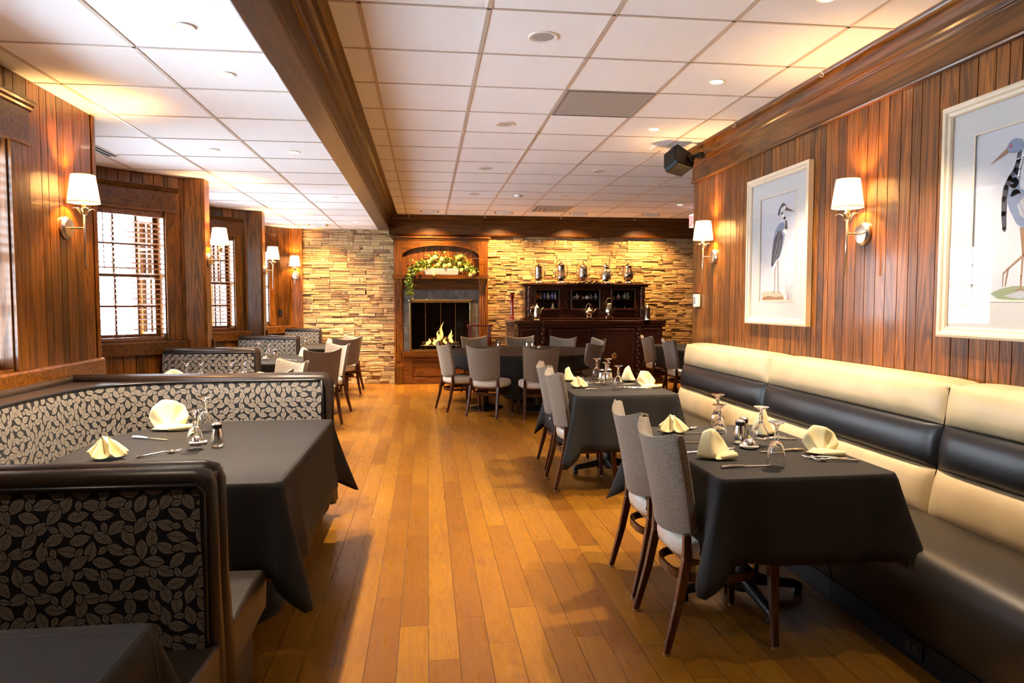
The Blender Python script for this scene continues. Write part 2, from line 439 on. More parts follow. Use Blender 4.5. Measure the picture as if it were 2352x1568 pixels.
# ceilings with their grid of bars
b = MB()
b.box(-3.7, -.80, -4.2, 13.1, ZL, 3.25, 0); b.box(-.80, 6.6, -4.2, 13.1, ZM, 3.25, 0)
def bar(x0, x1, y0, y1, z): b.box(x0, x1, y0, y1, z-.004, z+.01, 1)
xx = -.345
while xx < 6.5: bar(xx-.012, xx+.012, -4.2, 12.7, ZM); xx += .69
yy_ = 3.85-.68*11
while yy_ < 12.7: bar(-.65, 6.5, yy_-.009, yy_+.009, ZM); yy_ += .68
for xx in (-1.50, -2.19, -2.88): bar(xx-.011, xx+.011, -4.2, YB, ZL)
yy_ = 3.926-.70*11
while yy_ < 12.9: bar(-3.5, -.83, yy_-.008, yy_+.008, ZL); yy_ += .70
struct(b.build('ceiling', [M['tile'], M['tbar']]))
# beam between the two ceilings, with crown moulding on its right side
prof = [(-.835,2.80),(-.835,2.765),(-.665,2.765),(-.660,2.775),(-.650,2.775),(-.650,2.93),(-.628,2.935),(-.622,2.955),(-.600,2.965)]
prof += [(-.600+.075*(1-math.cos(t*PI/2)), 2.965+.065*math.sin(t*PI/2)) for t in (.25,.5,.75,1)]
prof += [(-.505,3.035),(-.505,3.05),(-.835,3.05)]
b = MB(); b.prism(prof, -4.1, 12.86, 'y', 0)
b.box(-.845,-.825,-4.1,12.9,2.775,2.80,1)
struct(b.build('trim_1', [M['wood_dy'], M['wood_y']], bevel=.003))
# back fascia and crown
def crown(face, zb, prot, sgn=1):
    """profile in (d,z): d from wall plane outwards"""
    p = [(0,zb),(.030+face,zb),(.034+face,zb+.012),(.018+face,zb+.03),(.018+face,2.885),(.030+face,2.892),(.034+face,2.915),(.048+face,2.925)]
    p += [(.048+face+prot*(1-math.cos(t*PI/2)), 2.925+.095*math.sin(t*PI/2)) for t in (.2,.4,.6,.8,1)]
    p += [(.052+face+prot,3.03),(.058+face+prot,3.05),(0,3.05)]
    return p
b = MB(); b.prism([(YB-d, z) for d, z in crown(.10, 2.685, .06)], -.66, 6.5, 'x')
struct(b.build('trim_2', M['wood_dx'], bevel=.002))
b = MB(); b.prism([(WX-d, z) for d, z in crown(.0, 2.715, .05)], -4.1, 7.17, 'y')
struct(b.build('trim_3', M['wood_y'], bevel=.002))

# planked wall panel in a local frame: X along, Y out of the room, Z up
def frame(p, q):
    d = Vector((q[0]-p[0], q[1]-p[1], 0)); L = d.length; d.normalize()
    n = Vector((-d.y, d.x, 0))
    T = Matrix(((d.x, n.x, 0, p[0]), (d.y, n.y, 0, p[1]), (0,0,1,0), (0,0,0,1)))
    return T, L
def planks(b, L, z0, z1, op, rs, wr=(.075,.15), m=0, thick=.5):
    cuts = [0.0]
    while cuts[-1] < L-.05: cuts.append(min(L, cuts[-1]+rs.uniform(*wr)))
    if cuts[-1] < L: cuts.append(L)
    for o_ in op: cuts += [o_[0], o_[1]]
    cuts = sorted(set(round(c, 4) for c in cuts))
    for a, c in zip(cuts, cuts[1:]):
        if c-a < .004: continue
        segs = [(z0, z1)]
        for u0, u1, w0, w1 in op:
            if a >= u0-.001 and c <= u1+.001: segs = [(z0, w0), (w1, z1)]
        g = .0035; cc = rs.random()
        for s0, s1 in segs:
            if s1-s0 < .01: continue
            b.add([(a+g,0,s0),(c-g,0,s0),(c-g,0,s1),(a+g,0,s1),(a,.012,s0),(c,.012,s0),(c,.012,s1),(a,.012,s1)],
                  [(0,1,2,3),(0,3,7,4),(1,5,6,2)], m, cc)
    # backing
    if L < .25: return
    if not op: b.box(0, L, .011, .12, z0, z1, 1)
    else:
        prev = 0
        for u0, u1, w0, w1 in sorted(op):
            b.box(prev, u0, .011, .12, z0, z1, 1); b.box(u0, u1, .011, .12, z0, w0, 1); b.box(u0, u1, .011, .12, w1, z1, 1); prev = u1
        b.box(prev, L, .011, .12, z0, z1, 1)

NWIN = [0]
def window(p, q, u0, u1, z0, z1, cas=.10, header=True, blinds=True, label=None, sill=True, tilt=-16, casl=None, hx=.0, dep=0):
    T, L = frame(p, q); NWIN[0] += 1
    root = empty('window_%d' % NWIN[0]); struct(root)
    b = MB(); b.T = T; w = u1-u0; casl = cas if casl is None else casl
    # casing boards and reveal
    b.box(u0-casl, u0, -.022, .0, z0, z1, 0, .1); b.box(u1, u1+cas, -.022, .0, z0, z1, 0, .2)
    b.box(u0-.0, u0+.012, -.0, .20, z0, z1, 0, .3); b.box(u1-.012, u1, -.0, .20, z0, z1, 0, .35)
    b.box(u0, u1, 0, .20, z1-.012, z1, 0, .4); b.box(u0, u1, 0, .20, z0, z0+.012, 0, .4)
    b.build('casing', M['wood_v'], root, bevel=.002)
    if header:
        b = MB(); b.T = T; h0, h1 = z1, z1+.19; a0, a1 = u0-casl-hx, u1+cas+hx
        b.box(a0, a1, -.028, 0, h0, h1, 0, .5)
        b.box(a0-.008, a1+.008, -.040, 0, h0-.012, h0+.006, 0, .6)
        b.prism([(0,h1),(-.03,h1),(-.034,h1+.012),(-.045,h1+.02),(-.050,h1+.035),(-.062,h1+.045),(-.062,h1+.058),(0,h1+.058)], a0-.02, a1+.02, 'x')
        b.build('window_header', M['wood_x'], root, bevel=.0015)
    # sash: two stacked frames with muntins
    b = MB(); b.T = T; zm = (z0+z1)/2; y0, y1 = .13+dep*.5, .165+dep*.5
    for a, c, yo in ((z0+.012, zm+.02, 0), (zm-.02, z1-.012, .02)):
        b.box(u0+.012, u0+.055, y0+yo, y1+yo, a, c); b.box(u1-.055, u1-.012, y0+yo, y1+yo, a, c)
        b.box(u0+.055, u1-.055, y0+yo, y1+yo, a, a+.045); b.box(u0+.055, u1-.055, y0+yo, y1+yo, c-.04, c)
        nm = max(1, round((u1-u0)/.35)-0)
        for i in range(1, nm+1):
            uu = u0+(u1-u0)*i/(nm+1); b.box(uu-.011, uu+.011, y0+yo+.004, y1+yo-.004, a+.045, c-.04)
        zc = (a+c)/2; b.box(u0+.055, u1-.055, y0+yo+.004, y1+yo-.004, zc-.011, zc+.011)
    b.build('window_sash', M['wood_v'], root)
    b = MB(); b.T = T; b.add([(u0,.15,z0),(u1,.15,z0),(u1,.15,z1),(u0,.15,z1)], [(0,1,2,3)]); b.build('window_pane', M['pane'], root)
    if blinds:
        T = T @ Matrix.Translation((0, dep, 0))
        root2 = empty('window_blind'); root2['label'] = label or 'wooden venetian blind'; root2['category'] = 'blind'
        b = MB(); b.T = T; b.box(u0+.014, u1-.014, .015, .075, z1-.072, z1-.013); b.build('head_rail', M['blind'], root2, bevel=.002)
        b = MB(); b.T = T; zz = z0+.06; a = R(tilt)
        while zz < z1-.09:
            dy, dz = .024*math.cos(a), .024*math.sin(a)
            b.prism([(.05-dy,zz-dz),(.05+dy,zz+dz),(.05+dy,zz+dz+.003),(.05-dy,zz-dz+.003)], u0+.018, u1-.018, 'x'); zz += .052
        b.build('slats', M['blind'], root2)
        b = MB(); b.T = T; b.box(u0+.018, u1-.018, .026, .074, z0+.016, z0+.034); b.build('bottom_rail', M['blind'], root2)
        for uu in (u0+w*.2, u1-w*.2):
            b = MB(); b.T = T; b.tube([(uu,.024,z0+.02),(uu,.024,z1-.07)], .0015, 5); b.build('ladder_cord', M['blind'], root2)
        b = MB(); b.T = T; b.tube([(u0+.07,.008,z1-.07),(u0+.075,.006,z1-.62)], .004, 6); b.build('tilt_wand', M['blind'], root2)
    return root

rs = random.Random(3)
wl = MB()
pil = []
pts = [(-2.35,-4.1), (-2.35,5.36)]
segs = [((-2.35,-4.1), (-2.35,5.36), [(6.75,8.43,1.07,2.40)])]
bays = [(5.40, 7.89), (8.07, 10.54), (10.72, None)]
WIN = []
NM = {0: 'nearest', 1: 'middle', 2: 'farthest'}
xb = -3.30
for bi, (ya, yb) in enumerate(bays):
    a = (-2.56, ya); c = (xb, ya+.74)
    oL = (.17,.84,1.08,2.42)
    segs.append(((-2.35, ya), a, [])); segs.append((a, c, [oL])); WIN.append((a, c, oL, bi, 'near'))
    if yb:
        d = (xb, yb-.74); e = (-2.56, yb)
    else:
        d = (xb, 11.96); e = (-2.36, 12.90)
    L = d[1]-c[1]; oM = (.12, L-.12, 1.08, 2.42)
    segs.append((c, d, [oM])); WIN.append((c, d, oM, bi, 'middle'))
    segs.append((d, e, [oL])); WIN.append((d, e, oL, bi, 'far'))
for p, q, op in segs:
    T, L = frame(p, q); wl.T = T; planks(wl, L, 0, ZL, op, rs)
wl.T = None
wl.box(-3.75,-2.375,5.365,5.41,0,ZL,1)
struct(wl.build('wall_left', [M['wood_v'], M['darkgap']]))
# pillars between the bays (boxed oak posts)
for i, (y0, y1) in enumerate(((7.888,8.075), (10.538,10.725))):
    b = MB(); b.prism([(-2.57,y0-.004),(-2.375,y0-.004),(-2.350,y0+.022),(-2.350,y1),(-2.57,y1)], 0, ZL, 'z', 0, .3+.4*i)
    b.prism([(-2.62,y0-.03),(-2.56,y0-.012),(-2.56,y0+.03),(-2.62,y0+.03)], 0, ZL, 'z', 0, .9)
    o = b.build('trim_%d' % (5+i), M['wood_v'], bevel=.003); struct(o)
b = MB(); b.box(-2.365,-2.19,12.885,13.0,0,ZL,0,.6); struct(b.build('trim_7', M['wood_v'], bevel=.003))
b = MB(); b.box(-2.37,-2.342,5.355,5.40,0,ZL,0,.6); b.box(-2.58,-2.35,5.34,5.40,0,ZL,0,.2); struct(b.build('trim_8', M['wood_v'], bevel=.002))
# windows of the flat wall near the camera
bn = ['behind the camera at the left wall', 'beside the camera at the left wall']
T0 = (-2.35,-4.1)
lab0 = ['wooden blind inside the tall window at the left edge of the picture']
for i, o_ in enumerate(segs[0][2]):
    window(T0, (-2.35,5.36), *o_, cas=.19, label=lab0[i], dep=.09)
BL = {(0,'near'): 'venetian blind on the near angled window of the nearest bay', (0,'middle'): 'venetian blind on the outer window of the nearest bay',
      (0,'far'): 'brown wooden venetian blind, slats open, on the large bright bay window behind the first sconce',
      (1,'near'): 'venetian blind on the near angled window of the middle bay', (1,'middle'): 'venetian blind on the outer window of the middle bay',
      (1,'far'): 'wooden venetian blind on the bay window between the two oak pillars',
      (2,'near'): 'venetian blind on the near angled window of the last bay', (2,'middle'): 'venetian blind on the outer window of the last bay',
      (2,'far'): 'narrow-looking wooden blind on the last bay window beside the stone wall'}
for p, q, o_, bi, w in WIN:
    window(p, q, *o_, cas=.11, label=BL[(bi, w)], casl=.11)
# ledge rails under the windows
b = MB()
for p, q, op in segs:
    T, L = frame(p, q); b.T = T
    b.prism([(0,.93),(-.035,.93),(-.038,.94),(-.038,1.055),(-.030,1.068),(0,1.07)], -.02, L+.02, 'x', 0, rs.random())
b.T = None; struct(b.build('trim_9', M['wood_x'], bevel=.002))

# right wall, ends at y 7.15
b = MB(); T, L = frame((WX, 7.15), (WX, -4.1)); b.T = T
planks(b, L, 0, ZM, [], random.Random(11), (.055,.14))
b.T = None; b.box(WX+.006, WX+.2, -4.1, 7.15, 0, ZM, 1); b.box(WX, WX+.2, 7.15, 7.16, 0, ZM, 0, .5)
struct(b.build('wall_right', [M['wood_v'], M['darkgap']]))
# wall behind the camera with a wide window, and the far right wall
b = MB(); T, L = frame((6.5,-4.1), (-2.35,-4.1))
T, L = frame((WX,-4.1), (-2.35,-4.1)); T = Matrix(((-1,0,0,WX),(0,-1,0,-4.1),(0,0,1,0),(0,0,0,1))); b.T = T
planks(b, 5.15, 0, ZM, [], random.Random(5))
b.T = None; struct(b.build('wall_front', [M['wood_v'], M['darkgap']]))
b = MB(); T, L = frame((6.5,13.0), (6.5,3)); b.T = T; planks(b, L, 0, ZM, [], random.Random(6)); b.T = None
b.box(2.9, 6.6, 2.9, 3.0, 0, ZM, 0); struct(b.build('wall_side', [M['wood_v'], M['darkgap']]))

# back wall of stacked stone
rs = random.Random(21)
b = MB()
for q in ((-2.25,-.335,0,ZM),(.835,6.6,0,ZM),(-.335,.835,0,.58),(-.335,.835,1.54,ZM)): b.box(q[0], q[1], YB+.03, YB+.2, q[2], q[3], 1)
def stones(x0, x1, z0, z1):
    z = z0
    while z < z1-.01:
        h = rs.choice((.03,.04,.05,.06,.075,.09)); h = min(h, z1-z)
        x = x0-rs.random()*.12
        while x < x1:
            w = rs.uniform(.12,.46); a, c = max(x, x0), min(x+w, x1); x += w
            if c-a < .02: continue
            def st(a, c, zl, zh):
                d = rs.uniform(0,.032); g = .003; cc = rs.random()
                j = lambda s=.006: rs.uniform(-s, s)
                yf = YB-d; sl = rs.uniform(-.008,.008)
                f = [(a+g, yf+j()+sl, zl+g), (c-g, yf+j()-sl, zl+g), (c-g, yf+j()-sl, zh-g), (a+g, yf+j()+sl, zh-g)]
                mid = ((a+c)/2+j(.03), yf-.006+j(), (zl+zh)/2)
                bk = [(p[0]+(.002 if i in (1,2) else -.002)*-1, YB+.04, p[2]) for i, p in enumerate(f)]
                b.add(f+bk+[mid], [(0,1,8),(1,2,8),(2,3,8),(3,0,8),(0,4,5,1),(1,5,6,2),(2,6,7,3),(3,7,4,0)], 0, cc)
            if h > .055 and rs.random() < .6:
                hm = z+h*rs.uniform(.35,.65)
                if rs.random() < .5: st(a, c, z, hm); st(a, c, hm, z+h)
                else:
                    m_ = a+(c-a)*rs.uniform(.3,.7); st(a, m_, z, z+h); st(m_, c, z, hm); st(m_, c, hm, z+h)
            else: st(a, c, z, z+h)
        z += h
def blocks(x0, x1, z0, z1):
    zz = z0
    while zz < z1-.01:
        hb = min(rs.uniform(.28,.5), z1-zz)
        if z1-zz-hb < .1: hb = z1-zz
        x = x0
        while x < x1:
            w = rs.uniform(.45,1.0); w = x1-x if x1-x-w < .25 else w
            stones(x, min(x+w, x1), zz, zz+hb); x += w
        zz += hb
blocks(-2.2, -.5, 0, ZL); blocks(1.08, 6.5, 0, 2.70)
b.box(-.85,-.5,YB-.03,YB+.05,2.74,ZM,0,.4)
struct(b.build('wall_back', [M['stone'], M['mortar']]))

# ================================================================== LIGHT FIXTURES
def spot(parent, loc, w, size=95, blend=.45, col=WARM, rad=.04, rot=(0,0,0)):
    l = bpy.data.lights.new('lamp_light', 'SPOT'); l.energy = w; l.spot_size = R(size); l.spot_blend = blend; l.color = col; l.shadow_soft_size = rad
    o = bpy.data.objects.new('lamp_light', l); COL.objects.link(o); o.parent = parent; o.location = loc; o.rotation_euler = rot
    return o
def downlight(r, lit):
    t = empty('ceiling_downlight', label='x', cat='ceiling light')
    b = MB(); b.lathe([(r, .0), (r, -.004), (r*.93, -.008), (r*.72, -.003), (r*.72, 0)], n=28); b.build('trim_ring', M['whitepl'], t, smooth=40)
    b = MB(); b.lathe([(0, -.002), (r*.70, -.0025), (r*.72, 0)], n=24); b.build('lens', M['lens'] if lit else M['lensoff'], t)
    return t
dl_on = downlight(.055, True); dl_off = downlight(.09, False)
def row(n): return ['nearest', 'second', 'third', 'fourth', 'fifth'][n]
for i, y in enumerate((3.61, 4.32, 6.43, 9.16, 11.75)):
    o = place(dl_on, USED, (-1.15, y, ZL), 0, 'lit round recessed light, %s of the row nearest the beam in the left ceiling' % row(i), 'lit downlights in the left ceiling')
    spot(o, (0,0,-.02), DOWN_W, 84)
for i, y in enumerate((6.43, 9.16, 11.87)):
    o = place(dl_on, USED, (-1.83, y, ZL), 0, 'lit round recessed light, %s of the row above the booths in the left ceiling' % row(i), 'lit downlights in the left ceiling')
    spot(o, (0,0,-.02), DOWN_W, 84)
for i, y in enumerate((3.50, 4.89, 6.27)):
    o = place(dl_on, USED, (2.07, y, ZM), 0, 'lit round recessed light, %s of the row in front of the bird pictures' % row(i), 'lit downlights in the main ceiling')
    spot(o, (0,0,-.02), DOWN_W, 84)
o = place(dl_on, USED, (4.05, 10.95, ZM), 0, 'small lit recessed light at the far right of the main ceiling near the exit sign', 'lit downlights in the main ceiling')
spot(o, (0,0,-.02), DOWN_W, 84)
for i, y in enumerate((4.21, 6.26, 8.32, 10.24)):
    place(dl_off, USED, (.70, y, ZM), 0, 'large unlit round recessed light, %s of the row beside the beam' % row(i), 'unlit downlights')
place(dl_off, USED, (2.07, 8.32, ZM), 0, 'large unlit round recessed light in line with the lit ones, level with the black speaker', 'unlit downlights')
place(dl_off, USED, (2.03, 10.24, ZM), 0, 'large unlit round recessed light just in front of the square air diffuser', 'unlit downlights')
for x, y, z, lb in ((-1.15,1.5,ZL,'left ceiling above the front booth'), (2.07,2.1,ZM,'main ceiling above the front of the banquette'), (2.07,.7,ZM,'main ceiling right beside the camera'), (-1.15,-.6,ZL,'left ceiling behind the camera')):
    o = place(dl_on, USED, (x, y, z), 0, 'lit round recessed light in the '+lb, 'lit downlights near the camera')
    spot(o, (0,0,-.02), DOWN_W*.12, 100)
# wall washers near the back wall
def washer():
    t = empty('wall_washer_light', label='x', cat='ceiling light')
    b = MB(); b.box(-.13,.13,-.06,.06,-.045,0); b.build('housing', M['whitepl'], t, bevel=.004)
    b = MB(); b.box(-.16,-.13,-.02,.02,-.02,0); b.box(.13,.16,-.02,.02,-.02,0); b.build('bracket', M['brass'], t)
    b = MB(); b.box(-.03,.03,.02,.05,-.047,-.044); b.build('lens', M['lensoff'], t)
    return t
ws = washer()
wl_ = ['above the fireplace', 'just left of the air diffuser', 'above the middle of the sideboard', 'at the far right end']
for i, (x, y) in enumerate(((.06,12.2), (1.34,12.2), (2.66,12.2), (3.98,12.2))):
    o = place(ws, USED, (x, y, ZM), 0, 'white box shaped wall washer on the main ceiling '+wl_[i], 'wall washer fixtures')
    spot(o, (0,.03,-.06), WASH_W, 110, .8, WARM2, .03, (R(22),0,0))
o = place(ws, USED, (-1.80, 12.2, ZL), 0, 'white box shaped wall washer on the left ceiling before the stone wall', 'wall washer fixtures')
spot(o, (0,.03,-.06), WASH_W*.7, 110, .8, WARM2, .03, (R(20),0,0))
# smoke detector, grille, diffuser, slot vents
b = MB(); b.lathe([(0,-.035),(.03,-.034),(.055,-.02),(.06,0)], 1.35, 10.3, ZM, 20)
tag(b.build('smoke_detector', M['whitepl'], smooth=40), 'small round smoke detector on the main ceiling between unlit lights', 'smoke detector')
t = empty('return_air_grille', (1.39,5.55,ZM), label='grey perforated return air grille filling one ceiling tile', cat='air vent')
b = MB(); b.box(-.33,.33,-.325,.325,-.006,-.002); b.build('perforated_panel', M['perf'], t)
b = MB(); [b.box(*q, -.010, 0) for q in ((-.335,.335,-.34,-.325),(-.335,.335,.325,.34),(-.335,-.33,-.34,.34),(.33,.335,-.34,.34))]; b.build('frame', M['fixgrey'], t)
t = empty('air_diffuser', (2.08,11.65,ZM), label='square stepped air diffuser in the main ceiling near the back wall', cat='air vent')
b = MB()
for i in range(4):
    a = .32-.075*i; c = a-.04
    for q in ((-a,a,-a,-c),(-a,a,c,a),(-a,-c,-c,c),(c,a,-c,c)): b.box(*q, -.02-.004*i, -.005, 0)
b.build('vanes', M['pinkpl'], t)
b = MB(); b.box(-.32,.32,-.32,.32,-.004,0); b.build('dark_backing', M['darkgap'], t)
sv = empty('slot_vent', label='x', cat='air vent')
b = MB(); b.box(-.05,.05,-.35,.35,-.006,0); b.build('frame', M['whitepl'], sv)
b = MB(); b.box(-.038,-.008,-.34,.34,-.008,-.004); b.box(.008,.038,-.34,.34,-.008,-.004); b.build('slot', M['darkgap'], sv)
place(sv, USED, (-2.80,6.45,ZL), 0, 'narrow twin slot air vent in the ceiling of the nearest window bay', 'slot vents in the bays')
place(sv, USED, (-2.80,9.20,ZL), 0, 'narrow twin slot air vent in the ceiling of the middle window bay', 'slot vents in the bays')
b = MB(); b.box(-.17,.17,-.10,.10,-.012,0); o = b.build('ceiling_plate', M['whitepl'], bevel=.004); o.location = (2.46,6.98,ZM)
tag(o, 'flat white plate on the ceiling behind the black speaker', 'ceiling plate')

# exit sign
t = empty('exit_sign', (4.40,11.3,2.84), label='white exit sign with red letters hung under the ceiling at the far right', cat='sign')
b = MB(); b.box(0,.10,-.16,.16,-.11,.11); b.build('housing', M['exitface'], t, bevel=.004)
b = MB(); b.box(.03,.07,-.03,.03,.11,.205); b.build('mount', M['whitepl'], t)
def letters(b, txt, x, y0, z0, w, h, gap, st):
    """letters on a face looking to -x, reading towards -y"""
    G = {'E': [(0,0,st,h),(0,0,w,st),(0,h/2-st/2,w*.85,h/2+st/2),(0,h-st,w,h)], 'I': [(w/2-st/2,0,w/2+st/2,h)], 'T': [(w/2-st/2,0,w/2+st/2,h),(0,h-st,w,h)]}
    y = y0
    for ch in txt:
        if ch == 'X':
            for (a0, a1) in ((0,w),(w,0)):
                b.add([(x,y-a0+st/2,z0),(x,y-a0-st/2,z0),(x,y-a1-st/2,z0+h),(x,y-a1+st/2,z0+h)], [(0,1,2,3)])
        else:
            for (u0,v0,u1,v1) in G[ch]: b.add([(x,y-u0,z0+v0),(x,y-u1,z0+v0),(x,y-u1,z0+v1),(x,y-u0,z0+v1)], [(0,1,2,3)])
        y -= (w+gap) if ch != 'I' else (w+gap)
b = MB(); letters(b, 'EXIT', -.0015, .135, -.075, .055, .15, .016, .017); b.build('lettering', M['exitred'], t)

# ================================================================== SCONCES
def sconce(arm=.12):
    """local: wall plane at x=0, projects to +x"""
    t = empty('wall_sconce', label='x', cat='wall lamp')
    b = MB(); b.lathe([(.075,0),(.075,.012),(.066,.020),(.060,.030),(.030,.034),(0,.034)], axis='x', n=28); b.build('backplate', M['nickel'], t, smooth=35)
    b = MB(); b.tube([(.03,0,0),(arm,0,0)], .006, 8); b.build('arm', M['nickel'], t, smooth=True)
    b = MB(); b.tube([(arm,0,-.27),(arm,0,.12)], [.008]*2, 8); b.lathe([(.006,.10),(.014,.12),(.016,.16),(.008,.19)], arm, 0, 0, 12); b.build('stem', M['nickel'], t, smooth=True)
    for k_ in range(4):
        a = PI/4+k_*PI/2; b = MB()
        def lf(u, v, a=a):
            r_ = .008+.055*u**1.3; z = .085+.085*u-.05*u**3; w = .020*math.sin(PI*min(.97,u*.9+.08))*(v-.5)*2
            cup = .010*(1-(2*v-1)**2)
            return (arm+(r_+cup)*math.cos(a)-w*math.sin(a), (r_+cup)*math.sin(a)+w*math.cos(a), z)
        b.grid(lf, 8, 4); b.build('leaf', M['nickel'], t, smooth=True, solid=.0015)
    b = MB(); b.lathe([(.096,.165),(.071,.345)], arm, 0, 0, 32); s = b
    s.f = [f for f in s.f if len(f) == 4]; s.m = s.m[:len(s.f)]; s.c = s.c[:len(s.f)]
    sh = b.build('lamp_shade', M['shade'], t, smooth=True, solid=.0015)
    b = MB(); b.tube([(arm+.096*math.cos(a), .096*math.sin(a), .165) for a in [2*PI*i/32 for i in range(32)]], .0022, 6, closed=True)
    b.build('shade_trim', M['framew'], sh); b = MB(); b.tube([(arm+.071*math.cos(a), .071*math.sin(a), .345) for a in [2*PI*i/32 for i in range(32)]], .0018, 6, closed=True)
    b.build('shade_trim', M['framew'], sh)
    return t
sc = sconce()
SC = [((WX,4.236,1.907), PI, 'brushed nickel wall sconce with white shade between the two bird pictures'),
      ((WX,6.60,1.915), PI, 'nickel sconce with white shade at the far end of the right wall'),
      ((-2.35,4.95,1.955), 0, 'glowing wall sconce nearest the camera on the left planked wall'),
      ((-2.35,8.0,1.935), 0, 'glowing sconce on the first oak pillar between window bays'),
      ((-2.35,10.66,1.945), 0, 'glowing sconce on the second oak pillar, smaller in view'),
      ((-2.30,12.885,1.955), -PI/2, 'glowing sconce on the wood strip right beside the stone wall')]
for i, (loc, rz, lb) in enumerate(SC):
    o = place(sc, USED, loc, rz, lb, 'wall sconces with white shades')
    l = bpy.data.lights.new('bulb', 'POINT'); l.energy = SCONCE_W*(1.0 if i > 1 else .8); l.color = WARM2; l.shadow_soft_size = .025
    lo = bpy.data.objects.new('bulb', l); COL.objects.link(lo); lo.parent = o; lo.location = (.12,0,.26)

# ================================================================== PICTURES
def picture(name, y0, y1, z0, z1, m, label, art):
    x = WX-.003; t = empty(name, (x, (y0+y1)/2, z0), label=label, cat='framed print')
    w = (y1-y0)/2; h = z1-z0; fw = .055
    b = MB()
    pr = [(0,0),(0,.040),(.012,.046),(.026,.044),(.034,.034),(.048,.030),(fw,.020),(fw,0)]  # (inwards, depth)
    c4 = [(-w,0),(w,0),(w,h),(-w,h)]; sg = [(1,1),(-1,1),(-1,-1),(1,-1)]
    ring = []
    for (cx, cz), (sx, sz) in zip(c4, sg): ring.append([(-d, cx+sx*i_, cz+sz*i_) for i_, d in pr])
    n = len(pr)
    for e in range(4):
        A, B = ring[e], ring[(e+1) % 4]
        for k_ in range(n-1): b.add([A[k_], B[k_], B[k_+1], A[k_+1]], [(0,1,2,3)])
    b.build('frame', M['framew'], t, weld=True)
    b = MB(); a0, a1, c0, c1 = m
    d = -.012
    # mat with opening
    b.box(d,0,-w+fw-.003,-w+a0,fw-.003,h-fw+.003); b.box(d,0,w-a1,w-fw+.003,fw-.003,h-fw+.003)
    b.box(d,0,-w+a0,w-a1,fw-.003,c0); b.box(d,0,-w+a0,w-a1,h-c1,h-fw+.003)
    b.build('mat_board', M['mat'], t)
    b = MB()
    for q in ((-w+a0-.008,-w+a0,c0-.008,h-c1+.008),(w-a1,w-a1+.008,c0-.008,h-c1+.008),(-w+a0,w-a1,c0-.008,c0),(-w+a0,w-a1,h-c1,h-c1+.008)): b.box(d-.002,d+.001,*q)
    b.build('mat_bevel', M['framew'], t)
    b = MB(); mats = [M[k_] for k_ in ('paper','ink_d','ink_b','ink_g','ink_br','ink_t','ink_gr','ink_r','ink_w')]
    b.add([(-.004,-w+a0,c0),(-.004,w-a1,c0),(-.004,w-a1,h-c1),(-.004,-w+a0,h-c1)], [(0,1,2,3)])
    lv = [0]
    iy = (w-a0)  # image left edge as seen (largest y) -> local y = +iy
    def P(s, t_): return (-.0045-.00012*lv[0], iy-s, c0+t_)
    def poly(L, mi): lv[0] += 1; b.add([P(*q) for q in L], [tuple(range(len(L)))], mi)
    def stroke(L, ws, mi):
        lv[0] += 1
        for i in range(len(L)-1):
            (x0,y0_),(x1,y1_) = L[i], L[i+1]; dx, dy = x1-x0, y1_-y0_; q = math.hypot(dx,dy) or 1
            nx, ny = -dy/q, dx/q; a_ = ws[i]/2; c_ = ws[i+1]/2
            b.add([P(x0+nx*a_,y0_+ny*a_),P(x0-nx*a_,y0_-ny*a_),P(x1-nx*c_,y1_-ny*c_),P(x1+nx*c_,y1_+ny*c_)], [(0,1,2,3)], mi)
            # round joint
            b.add([P(x1+c_*math.cos(k_*PI/4), y1_+c_*math.sin(k_*PI/4)) for k_ in range(8)], [tuple(range(8))], mi)
    art(poly, stroke); b.build('bird_print', mats, t)
    b = MB(); b.add([(-.019,-w+fw-.004,fw-.004),(-.019,w-fw+.004,fw-.004),(-.019,w-fw+.004,h-fw+.004),(-.019,-w+fw-.004,h-fw+.004)], [(0,1,2,3)])
    b.build('glazing', M['pane'], t)
